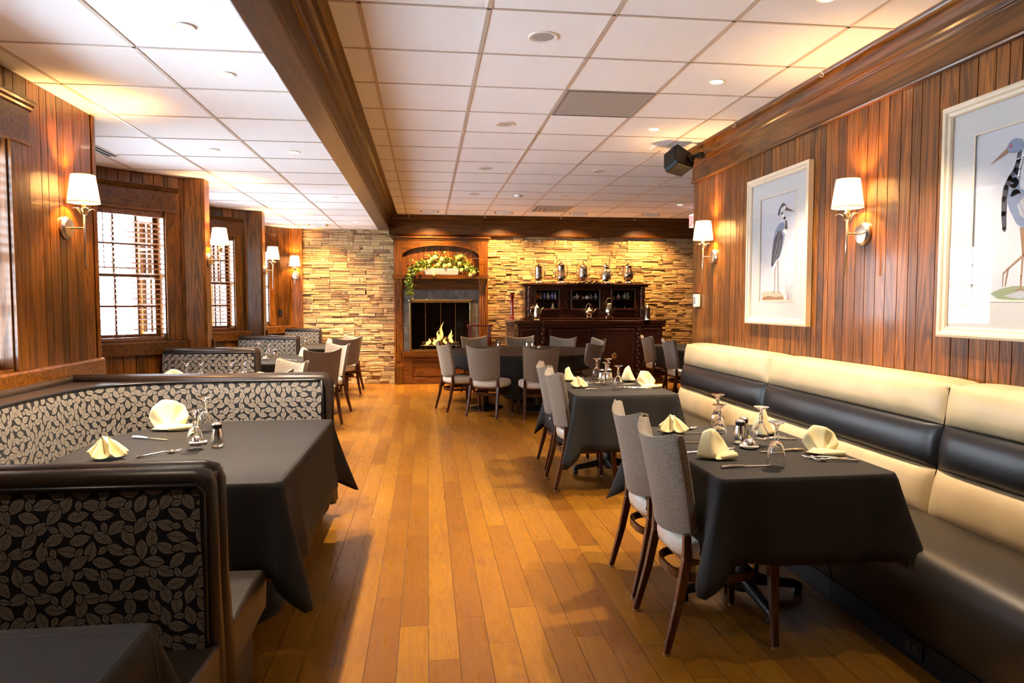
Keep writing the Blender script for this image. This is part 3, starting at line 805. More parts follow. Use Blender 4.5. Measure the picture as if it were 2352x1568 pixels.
def heron(poly, stroke):
    poly([(.016,.074),(.10,.078),(.182,.075),(.26,.072),(.338,.064),(.377,.044),(.388,.0),(.013,.004)], 5)
    poly([(.03,.03),(.14,.04),(.25,.03),(.36,.035),(.38,.01),(.03,.006)], 4)
    for L in (((.454,.003),(.43,.09),(.405,.179)), ((.45,.003),(.47,.07),(.483,.141)), ((.466,.003),(.43,.06),(.383,.126)), ((.478,.003),(.50,.05),(.515,.087)), ((.44,.003),(.42,.05),(.40,.08)), ((.46,.003),(.462,.06),(.45,.11))):
        stroke(list(L), [.006,.004,.002], 4)
    stroke([(.39,.004),(.56,.004)], [.008,.006], 5)
    stroke([(.238,.313),(.231,.191),(.233,.071)], [.013,.008,.008], 4)
    stroke([(.273,.323),(.285,.201),(.288,.070)], [.013,.008,.008], 4)
    stroke([(.233,.075),(.20,.066)], [.008,.004], 4); stroke([(.288,.073),(.33,.062)], [.008,.004], 4)
    poly([(.411,.587),(.413,.54),(.384,.459),(.356,.39),(.302,.334),(.261,.312),(.202,.219),(.181,.236),(.211,.303),(.272,.348),(.33,.428),(.362,.521)], 8)
    stroke([(.40,.56),(.37,.46),(.32,.37),(.25,.30)], [.012,.012,.010,.004], 3)
    poly([(.355,.612),(.339,.618),(.30,.612),(.281,.604),(.226,.559),(.191,.476),(.175,.379),(.169,.28),(.195,.275),(.248,.319),(.302,.344),(.340,.40),(.366,.47),(.385,.54),(.385,.59)], 2)
    poly([(.33,.55),(.27,.555),(.21,.49),(.185,.39),(.172,.285),(.192,.28),(.245,.325),(.30,.352),(.335,.42),(.355,.50)], 1)
    stroke([(.29,.52),(.24,.40),(.20,.30)], [.006,.006,.003], 3); stroke([(.32,.49),(.28,.38),(.22,.31)], [.005,.006,.003], 3)
    stroke([(.375,.53),(.394,.575),(.396,.612),(.369,.645),(.330,.686),(.312,.720),(.330,.745)], [.055,.045,.034,.030,.028,.028,.03], 8)
    stroke([(.412,.56),(.404,.60),(.395,.625)], [.008,.01,.006], 1); stroke([(.385,.55),(.39,.60),(.375,.635)], [.005,.006,.004], 3)
    poly([(.377,.737),(.523,.677),(.373,.708)], 4); poly([(.377,.724),(.523,.677),(.373,.708)], 1)
    poly([(.300,.735),(.310,.752),(.335,.762),(.364,.757),(.385,.742),(.391,.729),(.378,.712),(.33,.712)], 8)
    poly([(.309,.752),(.276,.722),(.270,.677),(.284,.672),(.298,.715),(.318,.735),(.36,.742),(.385,.745),(.36,.764),(.335,.768)], 1)
    stroke([(.355,.728),(.356,.7281)], [.012,.012], 1)
    stroke([(.50,.10),(.515,.10)], [.006,.005], 1)
def crane(poly, stroke):
    stroke([(.0,.03),(.57,.02)], [.010,.006], 3)
    poly([(.12,.035),(.179,.055),(.253,.068),(.36,.066),(.45,.05),(.50,.02),(.40,.0),(.245,-.0),(.16,.008)], 6)
    poly([(.20,.02),(.30,.045),(.36,.03),(.30,.005)], 3)
    stroke([(.291,.345),(.303,.221),(.298,.112),(.298,.05)], [.022,.010,.008,.010], 4)
    stroke([(.300,.340),(.307,.212),(.221,.152),(.207,.069)], [.016,.010,.009,.006], 4)
    stroke([(.221,.152),(.193,.13),(.192,.069)], [.009,.006,.004], 4)
    stroke([(.298,.05),(.26,.045)], [.008,.004], 4); stroke([(.298,.05),(.34,.045)], [.008,.004], 4)
    poly([(.218,.575),(.247,.560),(.276,.525),(.31,.512),(.40,.49),(.48,.42),(.53,.30),(.52,.24),(.45,.30),(.38,.33),(.318,.330),(.296,.34),(.262,.362),(.219,.431),(.196,.49)], 2)
    poly([(.30,.49),(.38,.47),(.46,.40),(.50,.31),(.42,.33),(.34,.36),(.28,.40),(.26,.45)], 3)
    for i in range(5): stroke([(.27+.035*i,.47-.012*i),(.30+.04*i,.41-.02*i),(.35+.04*i,.375-.022*i)], [.004,.004,.002], 2)
    stroke([(.279,.704),(.268,.655),(.255,.612),(.240,.56),(.25,.50)], [.042,.030,.034,.055,.06], 2)
    stroke([(.285,.70),(.278,.66),(.268,.62),(.262,.58)], [.008,.008,.008,.012], 8)
    stroke([(.25,.735),(.266,.707),(.259,.663),(.244,.62),(.214,.585),(.192,.545),(.184,.49),(.184,.42),(.190,.345)], [.016,.024,.022,.024,.026,.030,.030,.028,.020], 1)
    poly([(.197,.738),(.085,.669),(.206,.712)], 4)
    poly([(.190,.735),(.198,.752),(.215,.766),(.245,.770),(.275,.758),(.292,.737),(.288,.715),(.265,.700),(.235,.700),(.206,.708)], 2)
    stroke([(.29,.745),(.31,.72),(.302,.69),(.275,.672),(.25,.668)], [.010,.014,.012,.008,.003], 8)
    stroke([(.212,.738),(.2125,.7381)], [.016,.016], 7); stroke([(.212,.738),(.2122,.7381)], [.007,.007], 1)
picture('framed_print', 4.842, 5.832, 1.289, 2.505, (.22,.205,.193,.185), 'cream framed print of a grey heron standing on a rock', heron)
picture('framed_print', 2.525, 3.515, 1.281, 2.497, (.205,.205,.195,.185), 'cream framed print of a blue crane with raised leg at the right edge', crane)

# thermostat behind a clear guard
t = empty('thermostat', (WX,6.98,1.49), label='small beige thermostat behind a clear guard on the right wall end', cat='thermostat')
b = MB(); b.box(-.045,0,-.035,.055,-.065,.065); b.build('body', M['whitepl'], t, bevel=.006)
b = MB(); b.box(-.047,-.044,-.015,.035,-.035,.035); b.build('display', M['fixgrey'], t)
b = MB(); b.box(-.085,-.0,-.09,.09,-.085,.085); b.build('clear_guard', M['pane'], t, bevel=.004)
# speaker
t = empty('wall_speaker', (2.50,6.78,2.86), label='black wall mounted speaker tilted down at the end of the crown moulding', cat='speaker')
T = Matrix.Rotation(R(24), 4, 'Z') @ Matrix.Rotation(R(-22), 4, 'X') @ Matrix.Rotation(R(18), 4, 'Y')
b = MB(); b.T = T; b.prism([(-.10,-.12),(.09,-.09),(.11,-.03),(.11,.05),(.06,.09),(-.10,.12),(-.125,.08),(-.125,-.08)], -.09, .09, 'y'); b.build('cabinet', M['blackplastic'], t, bevel=.012, seg=3)
b = MB(); b.T = T; b.box(-.134,-.122,-.082,.082,-.085,.085); b.build('grille', M['blackplastic'], t, bevel=.01)
b = MB(); b.T = T; b.lathe([(.035,-.10),(.04,-.115),(.025,-.125),(0,-.126)], .05, 0, 0, 20, axis='y'); b.build('knob', M['blackplastic'], t, smooth=40)
b = MB(); b.tube([(.06,-.06,.03),(.13,-.05,.05),(.22,-.03,.07)], .018, 8); b.lathe([(.04,0),(.045,.03),(.03,.05)], .20, -.03, .04, 12); b.build('bracket', M['blackplastic'], t, smooth=40)
# small screw hooks hanging from the ceiling grid
hk = None
HK = [(2.655,4.53,ZM,'beside the right crown moulding, nearest'), (2.655,5.89,ZM,'beside the right crown moulding, second'), (-.30,12.60,ZM,'over the left end of the back crown'), (1.045,12.60,ZM,'over the back crown right of the fireplace'), (2.425,12.60,ZM,'over the back crown above the sideboard'), (3.80,12.60,ZM,'over the back crown at the far right')]
b = MB(); b.tube([(0,0,0),(0,0,-.03)]+[(.013*math.sin(a), 0, -.043+.013*math.cos(a)) for a in [k_*PI/6 for k_ in range(0,10)]], .0025, 6)
hk = tag(b.build('ceiling_hook', M['whitepl'], smooth=True), 'x', 'hook')
for x, y, z, lb in HK: place(hk, USED, (x,y,z-.004), 0, 'tiny white ceiling hook '+lb, 'ceiling hooks')

# ================================================================== FIREPLACE
t = empty('fireplace_surround', (.27,12.95,0), label='tall oak fireplace surround with arched niche, slate tiles and mantel shelf', cat='fireplace')
X = lambda x: x-.27
Yf = -.20  # face plane (world 12.75)
def fp(name, boxes, mt, bev=.003, **kw):
    b = MB()
    for i, q in enumerate(boxes): b.box(X(q[0]), X(q[1]), q[2], q[3], q[4], q[5], 0, (i*.37) % 1)
    return b.build(name, mt, t, bevel=bev, **kw)
fp('stile', [(-.58,-.43,Yf,0,1.97,2.60), (.95,1.11,Yf,0,1.97,2.60)], M['wood_v'])
# arched head board
ax0, ax1 = -.43, .95; cx = (ax0+ax1)/2; hw = (ax1-ax0)/2
arc = [(cx+hw*math.cos(PI*k_/24), 2.31+.19*math.sin(PI*k_/24)) for k_ in range(25)]
b = MB()
for (x0, z0_), (x1, z1_) in zip(arc, arc[1:]):
    b.add([(X(x0),Yf,z0_),(X(x1),Yf,z1_),(X(x1),Yf,2.60),(X(x0),Yf,2.60),(X(x0),Yf+.1,z0_),(X(x1),Yf+.1,z1_)], [(1,0,3,2),(0,1,5,4)])
b.build('arched_head', M['wood_x'], t)
b = MB(); rs = random.Random(4); xq = ax0
while xq < ax1: b.box(X(xq)+.002, X(min(xq+.045, ax1))-.001, -.10, -.06, 1.97, 2.52, 0, rs.random()*.2); xq += .045
b.build('niche_back', M['wood_dv'], t)
fp('cornice', [(-.60,1.13,Yf-.02,0,2.60,2.63), (-.63,1.16,Yf-.05,0,2.63,2.66)], M['wood_dx'])
fp('mantel_shelf', [(-.60,1.11,Yf-.12,0,1.90,1.975)], M['wood_x'])
fp('frieze', [(-.43,.95,Yf+.03,0,1.71,1.90)], M['wood_dx'])
b = MB()
for x0 in (-.58,.95):
    w_ = .15 if x0 < 0 else .16
    b.box(X(x0), X(x0+w_), Yf+.01, 0, 0, 1.90, 0, .3)
    for i in range(4): 
        q = x0+.018+i*(w_-.036)/4; b.box(X(q)+.003, X(q+(w_-.036)/4)-.009, Yf-.006, Yf+.01, .42, 1.78, 0, .3)
    b.box(X(x0), X(x0+w_), Yf-.01, 0, 0, .33, 0, .7)
b.build('fluted_pilaster', M['wood_v'], t, bevel=.003)
b = MB(); rs = random.Random(9)
def tl(x0,x1,z0,z1): b.box(X(x0)+.003, X(x1)-.003, Yf+.045+rs.uniform(0,.003), 0, z0+.003, z1-.003, 0, rs.random())
for x0, x1 in ((-.43,.0),(.0,.50),(.50,.95)): tl(x0,x1,1.51,1.71)
for z0,z1 in ((.60,1.06),(1.06,1.51)): tl(-.43,-.31,z0,z1); tl(.81,.95,z0,z1)
b.build('slate_tiles', M['slate'], t, bevel=.003)
b = MB(); x0, x1, z0, z1 = -.31, .81, .60, 1.51
b.box(X(x0),X(x1),-.0,.42,z0,z0+.02); b.box(X(x0),X(x1),.40,.42,z0,z1); b.box(X(x0)-.02,X(x0),-.1,.42,z0,z1); b.box(X(x1),X(x1)+.02,-.1,.42,z0,z1); b.box(X(x0),X(x1),-.1,.42,z1,z1+.02)
b.build('firebox', M['soot'], t)
b = MB(); f_ = .035; y0, y1 = Yf-.01, Yf+.03
b.box(X(x0),X(x1),y0,y1,z1-f_,z1+.01); b.box(X(x0),X(x1),y0,y1,z0-.005,z0+f_*.8); b.box(X(x0),X(x0)+f_,y0,y1,z0,z1); b.box(X(x1)-f_,X(x1),y0,y1,z0,z1)
b.box(X(x0)-.015,X(x1)+.015,y0+.015,y1+.02,z1,z1+.025)
fr_ = b.build('brass_door_frame', M['brass'], t, bevel=.004)
b = MB()
for q in (x0+.29, (x0+x1)/2, x1-.29): b.box(X(q)-.005,X(q)+.005,y0+.01,y1-.01,z0+.02,z1-.03)
b.build('door_bar', M['brass'], fr_)
b = MB(); b.add([(X(x0),Yf+.01,z0),(X(x1),Yf+.01,z0),(X(x1),Yf+.01,z1),(X(x0),Yf+.01,z1)], [(0,1,2,3)]); b.build('glass_doors', M['pane'], t)
fp('hearth_ledge', [(-.43,.95,Yf-.03,0,.50,.595)], M['wood_x'])
b = MB(); b.box(X(-.43),X(.95),Yf+.03,0,0,.50,0,.2)
for (a0,a1,c0,c1,d) in ((-.43,.95,0,.10,0),(-.43,.95,.42,.50,0),(-.43,-.26,.1,.42,0),(.78,.95,.1,.42,0)): b.box(X(a0),X(a1),Yf+.005+d,Yf+.03,c0,c1,0,a0)
for (a0,a1,c0,c1) in ((-.26,.78,.1,.12),(-.26,.78,.40,.42),(-.26,-.24,.1,.42),(.76,.78,.1,.42),(-.20,.72,.15,.37)): b.box(X(a0),X(a1),Yf+.012,Yf+.03,c0,c1,0,.8)
b.build('base_panel', M['wood_dx'], t, bevel=.004)
# logs, flames
t = empty('log_fire', (.25,13.02,.62), label='burning logs with orange flames on a grate inside the firebox', cat='fire')
b = MB()
for x in (-.3,-.15,0,.15,.3): b.tube([(x,-.12,.05),(x,.14,.05)], .008, 6)
b.tube([(-.36,-.12,.0),(-.36,-.12,.07),(.36,-.12,.07),(.36,-.12,.0)], .008, 6); b.tube([(-.36,.14,.0),(-.36,.14,.06),(.36,.14,.06),(.36,.14,0)], .008, 6)
b.build('grate', M['iron'], t)
for a_, c_, r_ in (((-.34,.0,.10),(.30,.06,.11),.045), ((-.26,-.07,.09),(.34,-.03,.10),.04), ((-.2,.03,.17),(.22,-.05,.19),.04), ((.05,.05,.25),(-.12,-.04,.14),.035)):
    b = MB(); b.tube([a_, [(p+q)/2+.01 for p, q in zip(a_, c_)], c_], [r_, r_*1.08, r_*.9], 10); b.build('log', M['log'], t, smooth=50)
def flame(x, y, z, h, w, lean):
    b = MB(); P = []; Rr = []
    for i in range(9):
        u = i/8; P.append((x+lean*u+.02*math.sin(u*7+x*9), y, z+h*u)); Rr.append(max(.001, w*math.sin(PI*(u*.82+.18))**1.2*(1-u*.55)))
    b.tube(P, Rr, 8, flat=.8); return b.build('flame', M['flame'], t, smooth=True)
for q in ((-.02,-.08,.16,.34,.040,.07),(-.06,-.06,.15,.20,.035,.03),(.20,-.07,.12,.24,.042,-.02),(.17,-.05,.12,.15,.03,.04),(-.24,-.09,.08,.12,.045,.05),(-.12,-.1,.10,.10,.04,.02),(.08,-.09,.10,.11,.03,0)): flame(*q)
b = MB(); rs = random.Random(2)
for _ in range(16): b.sphere((rs.uniform(-.3,.3), rs.uniform(-.1,.08), .07+rs.random()*.02), .022, .02, .012, 8, 4)
tag(b.build('embers', M['ember'], t), kind='stuff')
l = bpy.data.lights.new('fire_light', 'POINT'); l.energy = FIRE_W; l.color = (1,.42,.12); l.shadow_soft_size = .08
lo = bpy.data.objects.new('fire_light', l); COL.objects.link(lo); lo.parent = t; lo.location = (.0,-.12,.28)

# flower arrangement on the mantel
t = empty('flower_arrangement', (.26,12.70,1.975), label='white planter of yellow silk flowers and trailing ivy on the mantel', cat='flowers')
b = MB(); b.add([(-.29,-.07,0),(.30,-.07,0),(.30,.07,0),(-.29,.07,0),(-.31,-.085,.11),(.32,-.085,.11),(.32,.085,.11),(-.31,.085,.11)], [(0,3,2,1),(0,1,5,4),(1,2,6,5),(2,3,7,6),(3,0,4,7),(4,5,6,7)])
b.build('planter', M['planterw'], t, bevel=.003)
rs = random.Random(12)
spine = [(-.57,-.14,-.36),(-.55,-.14,-.22),(-.57,-.14,-.10),(-.52,-.12,.03),(-.42,-.08,.13),(-.30,-.05,.20),(-.15,-.02,.27),(.0,0,.29),(.12,0,.26),(.25,0,.24),(.36,0,.30),(.42,-.02,.18),(.52,-.08,.12),(.60,-.10,.05)]
def pt():
    i = rs.randrange(len(spine)-1); u = rs.random(); a = Vector(spine[i]); c_ = Vector(spine[i+1]); p = a.lerp(c_, u)
    sp = .05 if p.x > -.45 else .028
    return p+Vector((rs.gauss(0,sp), rs.gauss(0,.03), rs.gauss(0,sp))), p.x > -.3
def leafs(n, mt, s, nm):
    b = MB()
    for _ in range(n):
        p, mid = pt()
        if mid and rs.random() < .7: p.z = .10+(p.z-.10)*rs.random()
        T = Matrix.Translation(p) @ Matrix.Rotation(rs.uniform(0,6.28), 4, 'Y') @ Matrix.Rotation(rs.uniform(-.9,.9), 4, 'X') @ Matrix.Rotation(rs.uniform(-.9,.9), 4, 'Z')
        q = s*rs.uniform(.6,1.2)
        b.T = T; b.add([(0,0,0),(q*.45,-.1*q,q*.4),(0,-.22*q,q*1.0),(-q*.45,-.1*q,q*.4),(0,.1*q,q*.45)], [(0,1,4),(1,2,4),(2,3,4),(3,0,4)])
    b.T = None; return tag(b.build(nm, mt, t), kind='stuff')
leafs(420, M['leafgreen'], .055, 'ivy_leaves'); leafs(480, M['limegreen'], .05, 'lime_leaves')
FL = [(-.22,-.06,.22,.045),(-.05,-.07,.17,.04),(.07,-.08,.15,.04),(.15,-.07,.17,.04),(.02,-.05,.27,.045),(-.10,-.05,.30,.05),(-.16,-.04,.27,.04),(.30,-.05,.30,.04),(.36,-.05,.33,.035),(.33,-.06,.20,.035),(.37,-.07,.08,.04),(.52,-.13,-.01,.035),(.58,-.13,.03,.04),(-.35,-.1,.08,.04),(-.48,-.12,.0,.03),(-.12,-.1,.0,.03),(.45,-.1,.13,.03),(.25,-.05,.12,.03)]
for x, y, z, r_ in FL:
    b = MB()
    for ring_, (n_, rr, tl_) in enumerate(((6,1.0,.5),(5,.65,.9),(4,.35,1.2))):
        for k_ in range(n_):
            a = 2*PI*k_/n_+ring_*.5
            b.sphere((x+math.cos(a)*r_*rr*.6, y-r_*.25*ring_, z+math.sin(a)*r_*rr*.6), r_*.5, r_*.25, r_*.5, 8, 4)
    b.build('flower', M['petal'], t, smooth=True)
b = MB()
for L in (((.1,0,.1),(.4,-.02,.25),(.62,-.02,.30),(.80,0,.27)), ((.1,0,.1),(.30,0,.30),(.50,0,.42)), ((0,0,.1),(0,0,.28),(-.03,0,.36))): b.tube(L, .003, 5)
b.build('twigs', M['ink_br'], t)

# ================================================================== SIDEBOARD
t = empty('antique_sideboard', (2.96,12.88,0), label='carved dark mahogany sideboard with glazed upper cabinets against the stone wall', cat='sideboard')
X = lambda x: x-2.96
LB = -.52  # lower front, world y 12.36
def sb(name, boxes, mt=None, parent=None, bev=.004):
    b = MB()
    for i, q in enumerate(boxes): b.box(X(q[0]), X(q[1]), q[2], q[3], q[4], q[5], 0, (i*.31) % 1)
    return b.build(name, mt or M['mahog'], parent or t, bevel=bev)
sb('lower_body', [(1.62,4.28,LB+.03,0,.10,1.09), (2.08,3.82,LB-.04,0,.10,1.09), (1.60,4.30,LB+.01,0,0,.12), (2.06,3.84,LB-.06,0,0,.12)])
sb('counter_top', [(1.57,4.34,LB-.0,0,1.09,1.16), (2.04,3.86,LB-.09,0,1.09,1.16), (1.60,4.31,LB+.015,0,1.04,1.09), (2.06,3.84,LB-.07,0,1.04,1.09)], bev=.012)
def door(x0, x1, z0, z1, y, handle):
    d = sb('door', [(x0,x1,y-.012,y,z0,z1)])
    fr = .035; sb('door_frame', [(x0,x0+fr,y-.026,y-.010,z0,z1),(x1-fr,x1,y-.026,y-.010,z0,z1),(x0+fr,x1-fr,y-.026,y-.010,z0,z0+fr),(x0+fr,x1-fr,y-.026,y-.010,z1-fr,z1)], M['mahog_v'], d, .006)
    if handle:
        b = MB(); hx, hz = handle; b.lathe([(0,-.012),(.03,-.010),(.045,-.004),(.05,0)], X(hx), y-.012, hz, 16, axis='y'); b.tube([(X(hx)+.02*math.cos(a), y-.03, hz-.02+.025*math.sin(a)) for a in [k_*PI/5 for k_ in range(10)]], .004, 6, closed=True)
        b.box(X(hx)-.008,X(hx)+.008,y-.03,y-.012,hz-.07,hz+.07); b.build('escutcheon', M['brass'], d)
door(1.66,2.00,.16,1.01,LB+.03,None); door(3.90,4.24,.16,1.01,LB+.03,(3.98,.62))
door(2.17,2.92,.16,1.01,LB-.04,None); door(2.97,3.72,.16,1.01,LB-.04,(3.36,.52))
# carved pilasters
for cx_ in (2.06, 3.80):
    b = MB(); b.box(X(cx_)-.05,X(cx_)+.05,LB-.065,LB,.14,1.04)
    for i in range(12):
        z = .18+i*.073; s_ = 1 if i % 2 else -1
        b.sphere((X(cx_)+.012*s_, LB-.066, z), .030, .018, .030, 8, 5); b.sphere((X(cx_)-.022*s_, LB-.066, z+.03), .014, .014, .016, 6, 4)
    b.build('carved_pilaster', M['mahog_v'], t, smooth=40)
# upper cabinet
UF = -.34
sb('upper_plinth', [(1.72,4.03,UF-.06,0,1.16,1.20), (1.76,3.99,UF,0,1.20,1.30)], bev=.01)
sb('upper_back', [(1.80,3.95,-.03,0,1.30,1.76)]); sb('upper_side', [(1.76,1.80,UF,0,1.30,1.76),(3.95,3.99,UF,0,1.30,1.76),(2.41,2.43,UF,0,1.30,1.76),(3.33,3.35,UF,0,1.30,1.76)], M['mahog_v'])
sb('cornice', [(1.72,4.04,UF-.04,0,1.76,1.79),(1.68,4.08,UF-.08,0,1.79,1.815),(1.74,4.02,UF-.02,0,1.815,1.83)], bev=.008)
sb('upper_rail', [(1.76,3.99,UF-.005,UF+.02,1.30,1.335),(1.76,3.99,UF-.005,UF+.02,1.735,1.76),(1.76,1.94,UF-.005,UF+.02,1.33,1.74),(3.81,3.99,UF-.005,UF+.02,1.33,1.74),(2.40,2.60,UF-.005,UF+.02,1.33,1.74),(3.15,3.36,UF-.005,UF+.02,1.33,1.74)], M['mahog_v'])
sb('cabinet_shelf', [(1.80,3.95,UF+.03,-.03,1.525,1.54)])
for i, (x0, x1) in enumerate(((1.93,2.41),(2.60,3.16),(3.35,3.82))):
    z0, z1 = 1.335, 1.735; fr = .032
    d = sb('glass_door_frame', [(x0,x0+fr,UF-.03,UF-.006,z0,z1),(x1-fr,x1,UF-.03,UF-.006,z0,z1),(x0,x1,UF-.03,UF-.006,z0,z0+fr),(x0,x1,UF-.03,UF-.006,z1-fr,z1)], M['mahog_v'], None, .007)
    b = MB(); b.add([(X(x0+fr),UF-.014,z0+fr),(X(x1-fr),UF-.014,z0+fr),(X(x1-fr),UF-.014,z1-fr),(X(x0+fr),UF-.014,z1-fr)], [(0,1,2,3)]); b.build('pane', M['pane'], d)
for x in (2.505, 3.255):
    b = MB(); b.box(X(x)-.05,X(x)+.05,UF-.012,UF,1.35,1.72)
    for i in range(5):
        z = 1.37+i*.07
        for s_ in (-1,1): b.tube([(X(x)-.04*s_,UF-.016,z),(X(x)+.04*s_,UF-.016,z+.07)], .006, 5)
    b.build('lattice_panel', M['mahog'], t)
for x in (1.83, 3.92):
    b = MB(); b.lathe([(.03,1.20),(.034,1.24),(.02,1.27),(.034,1.32),(.038,1.38),(.022,1.42),(.03,1.46),(.034,1.52),(.02,1.56),(.032,1.60),(.036,1.66),(.022,1.70),(.034,1.74),(.036,1.76)], X(x), UF-.04, 0, 14)
    b.build('turned_column', M['mahog_v'], t, smooth=True)
b = MB(); rs = random.Random(8)
for i in range(46):
    u = (i/45)*2-1; hgt = .02+.075*max(0, 1-abs(u)*1.5)**1.2
    b.sphere((X(2.95)+u*.40+rs.uniform(-.01,.01), UF-.085, 1.805+hgt*rs.random()), .02+.012*rs.random(), .02, .015+.012*rs.random(), 8, 5)
b.build('carved_crest', M['mahog'], t, smooth=True)
# ornaments inside
def vase(h, r, seed):
    q = random.Random(seed); P = [(0,0),(r*.6,0),(r*.7,h*.08),(r,h*.35),(r*q.uniform(.7,.95),h*.55),(r*q.uniform(.25,.45),h*.75),(r*q.uniform(.35,.6),h*.92),(r*.3,h),(0,h)]
    return P
cols = {'orange': (.62,.16,.03), 'white': (.75,.73,.68), 'blue': (.10,.16,.40), 'green': (.20,.32,.22), 'pink': (.70,.36,.34), 'cream': (.72,.62,.42), 'red': (.55,.05,.03), 'tan': (.42,.30,.18), 'amber': (.65,.38,.08)}
ORN = [(2.00,1,'orange',.10,.045,'pot'),(2.07,1,'white',.10,.028,'figurine'),(2.14,1,'blue',.11,.030,'vase'),(2.21,1,'white',.12,.034,'jug'),(2.28,1,'blue',.15,.024,'tall bottle'),(2.34,1,'white',.14,.026,'vase'),
       (2.08,0,'amber',.06,.038,'bowl'),(2.18,0,'red',.08,.040,'pot'),(2.29,0,'cream',.16,.040,'figurine'),
       (2.68,1,'cream',.06,.03,'cup'),(2.74,1,'white',.10,.032,'jug'),(2.86,1,'pink',.05,.035,'bowl'),(2.93,1,'white',.07,.035,'teapot'),(3.01,1,'pink',.09,.032,'teapot'),(3.09,1,'green',.10,.030,'teapot'),
       (3.04,0,'cream',.05,.04,'dish'),(2.98,0,'tan',.15,.016,'candlestick'),(2.72,0,'tan',.06,.03,'bowl'),
       (3.42,1,'tan',.06,.035,'bowl'),(3.53,1,'pink',.10,.038,'teapot'),(3.64,1,'green',.12,.045,'teapot'),(3.71,1,'white',.12,.040,'teapot'),(3.41,0,'tan',.07,.025,'cup'),(3.47,0,'green',.12,.028,'vase'),(3.56,0,'orange',.07,.045,'bowl'),(3.65,0,'pink',.10,.030,'jug'),(3.74,0,'white',.09,.024,'cup')]
CM = {c_: simple('glaze_'+c_, v, .2) for c_, v in cols.items()}
cab = lambda x: 'left' if x < 2.45 else ('middle' if x < 3.2 else 'right')
seen = {}
for i, (x, sh, c_, h, r_, kd) in enumerate(ORN):
    b = MB(); b.lathe(vase(h, r_, i*7), 0, 0, 0, 14)
    if kd in ('teapot','jug'):
        b.tube([(r_*.8,0,h*.3),(r_*1.5,0,h*.5),(r_*1.6,0,h*.7)], [.006,.005,.004], 6); b.tube([(-r_*.7,0,h*.25),(-r_*1.5,0,h*.4),(-r_*.6,0,h*.65)], .004, 6)
    o = b.build(kd.replace('tall ','').replace(' ','_'), CM[c_], smooth=True); o.location = (x, 12.88+(UF+.14 if i % 2 else UF+.10), (1.541 if sh else 1.301+.035-.035))
    nb = ''
    tag(o, 'small %s %s on the %s shelf of the %s glazed cabinet' % (c_, kd, 'upper' if sh else 'lower', cab(x)), 'ornament', 'ornaments in the sideboard')

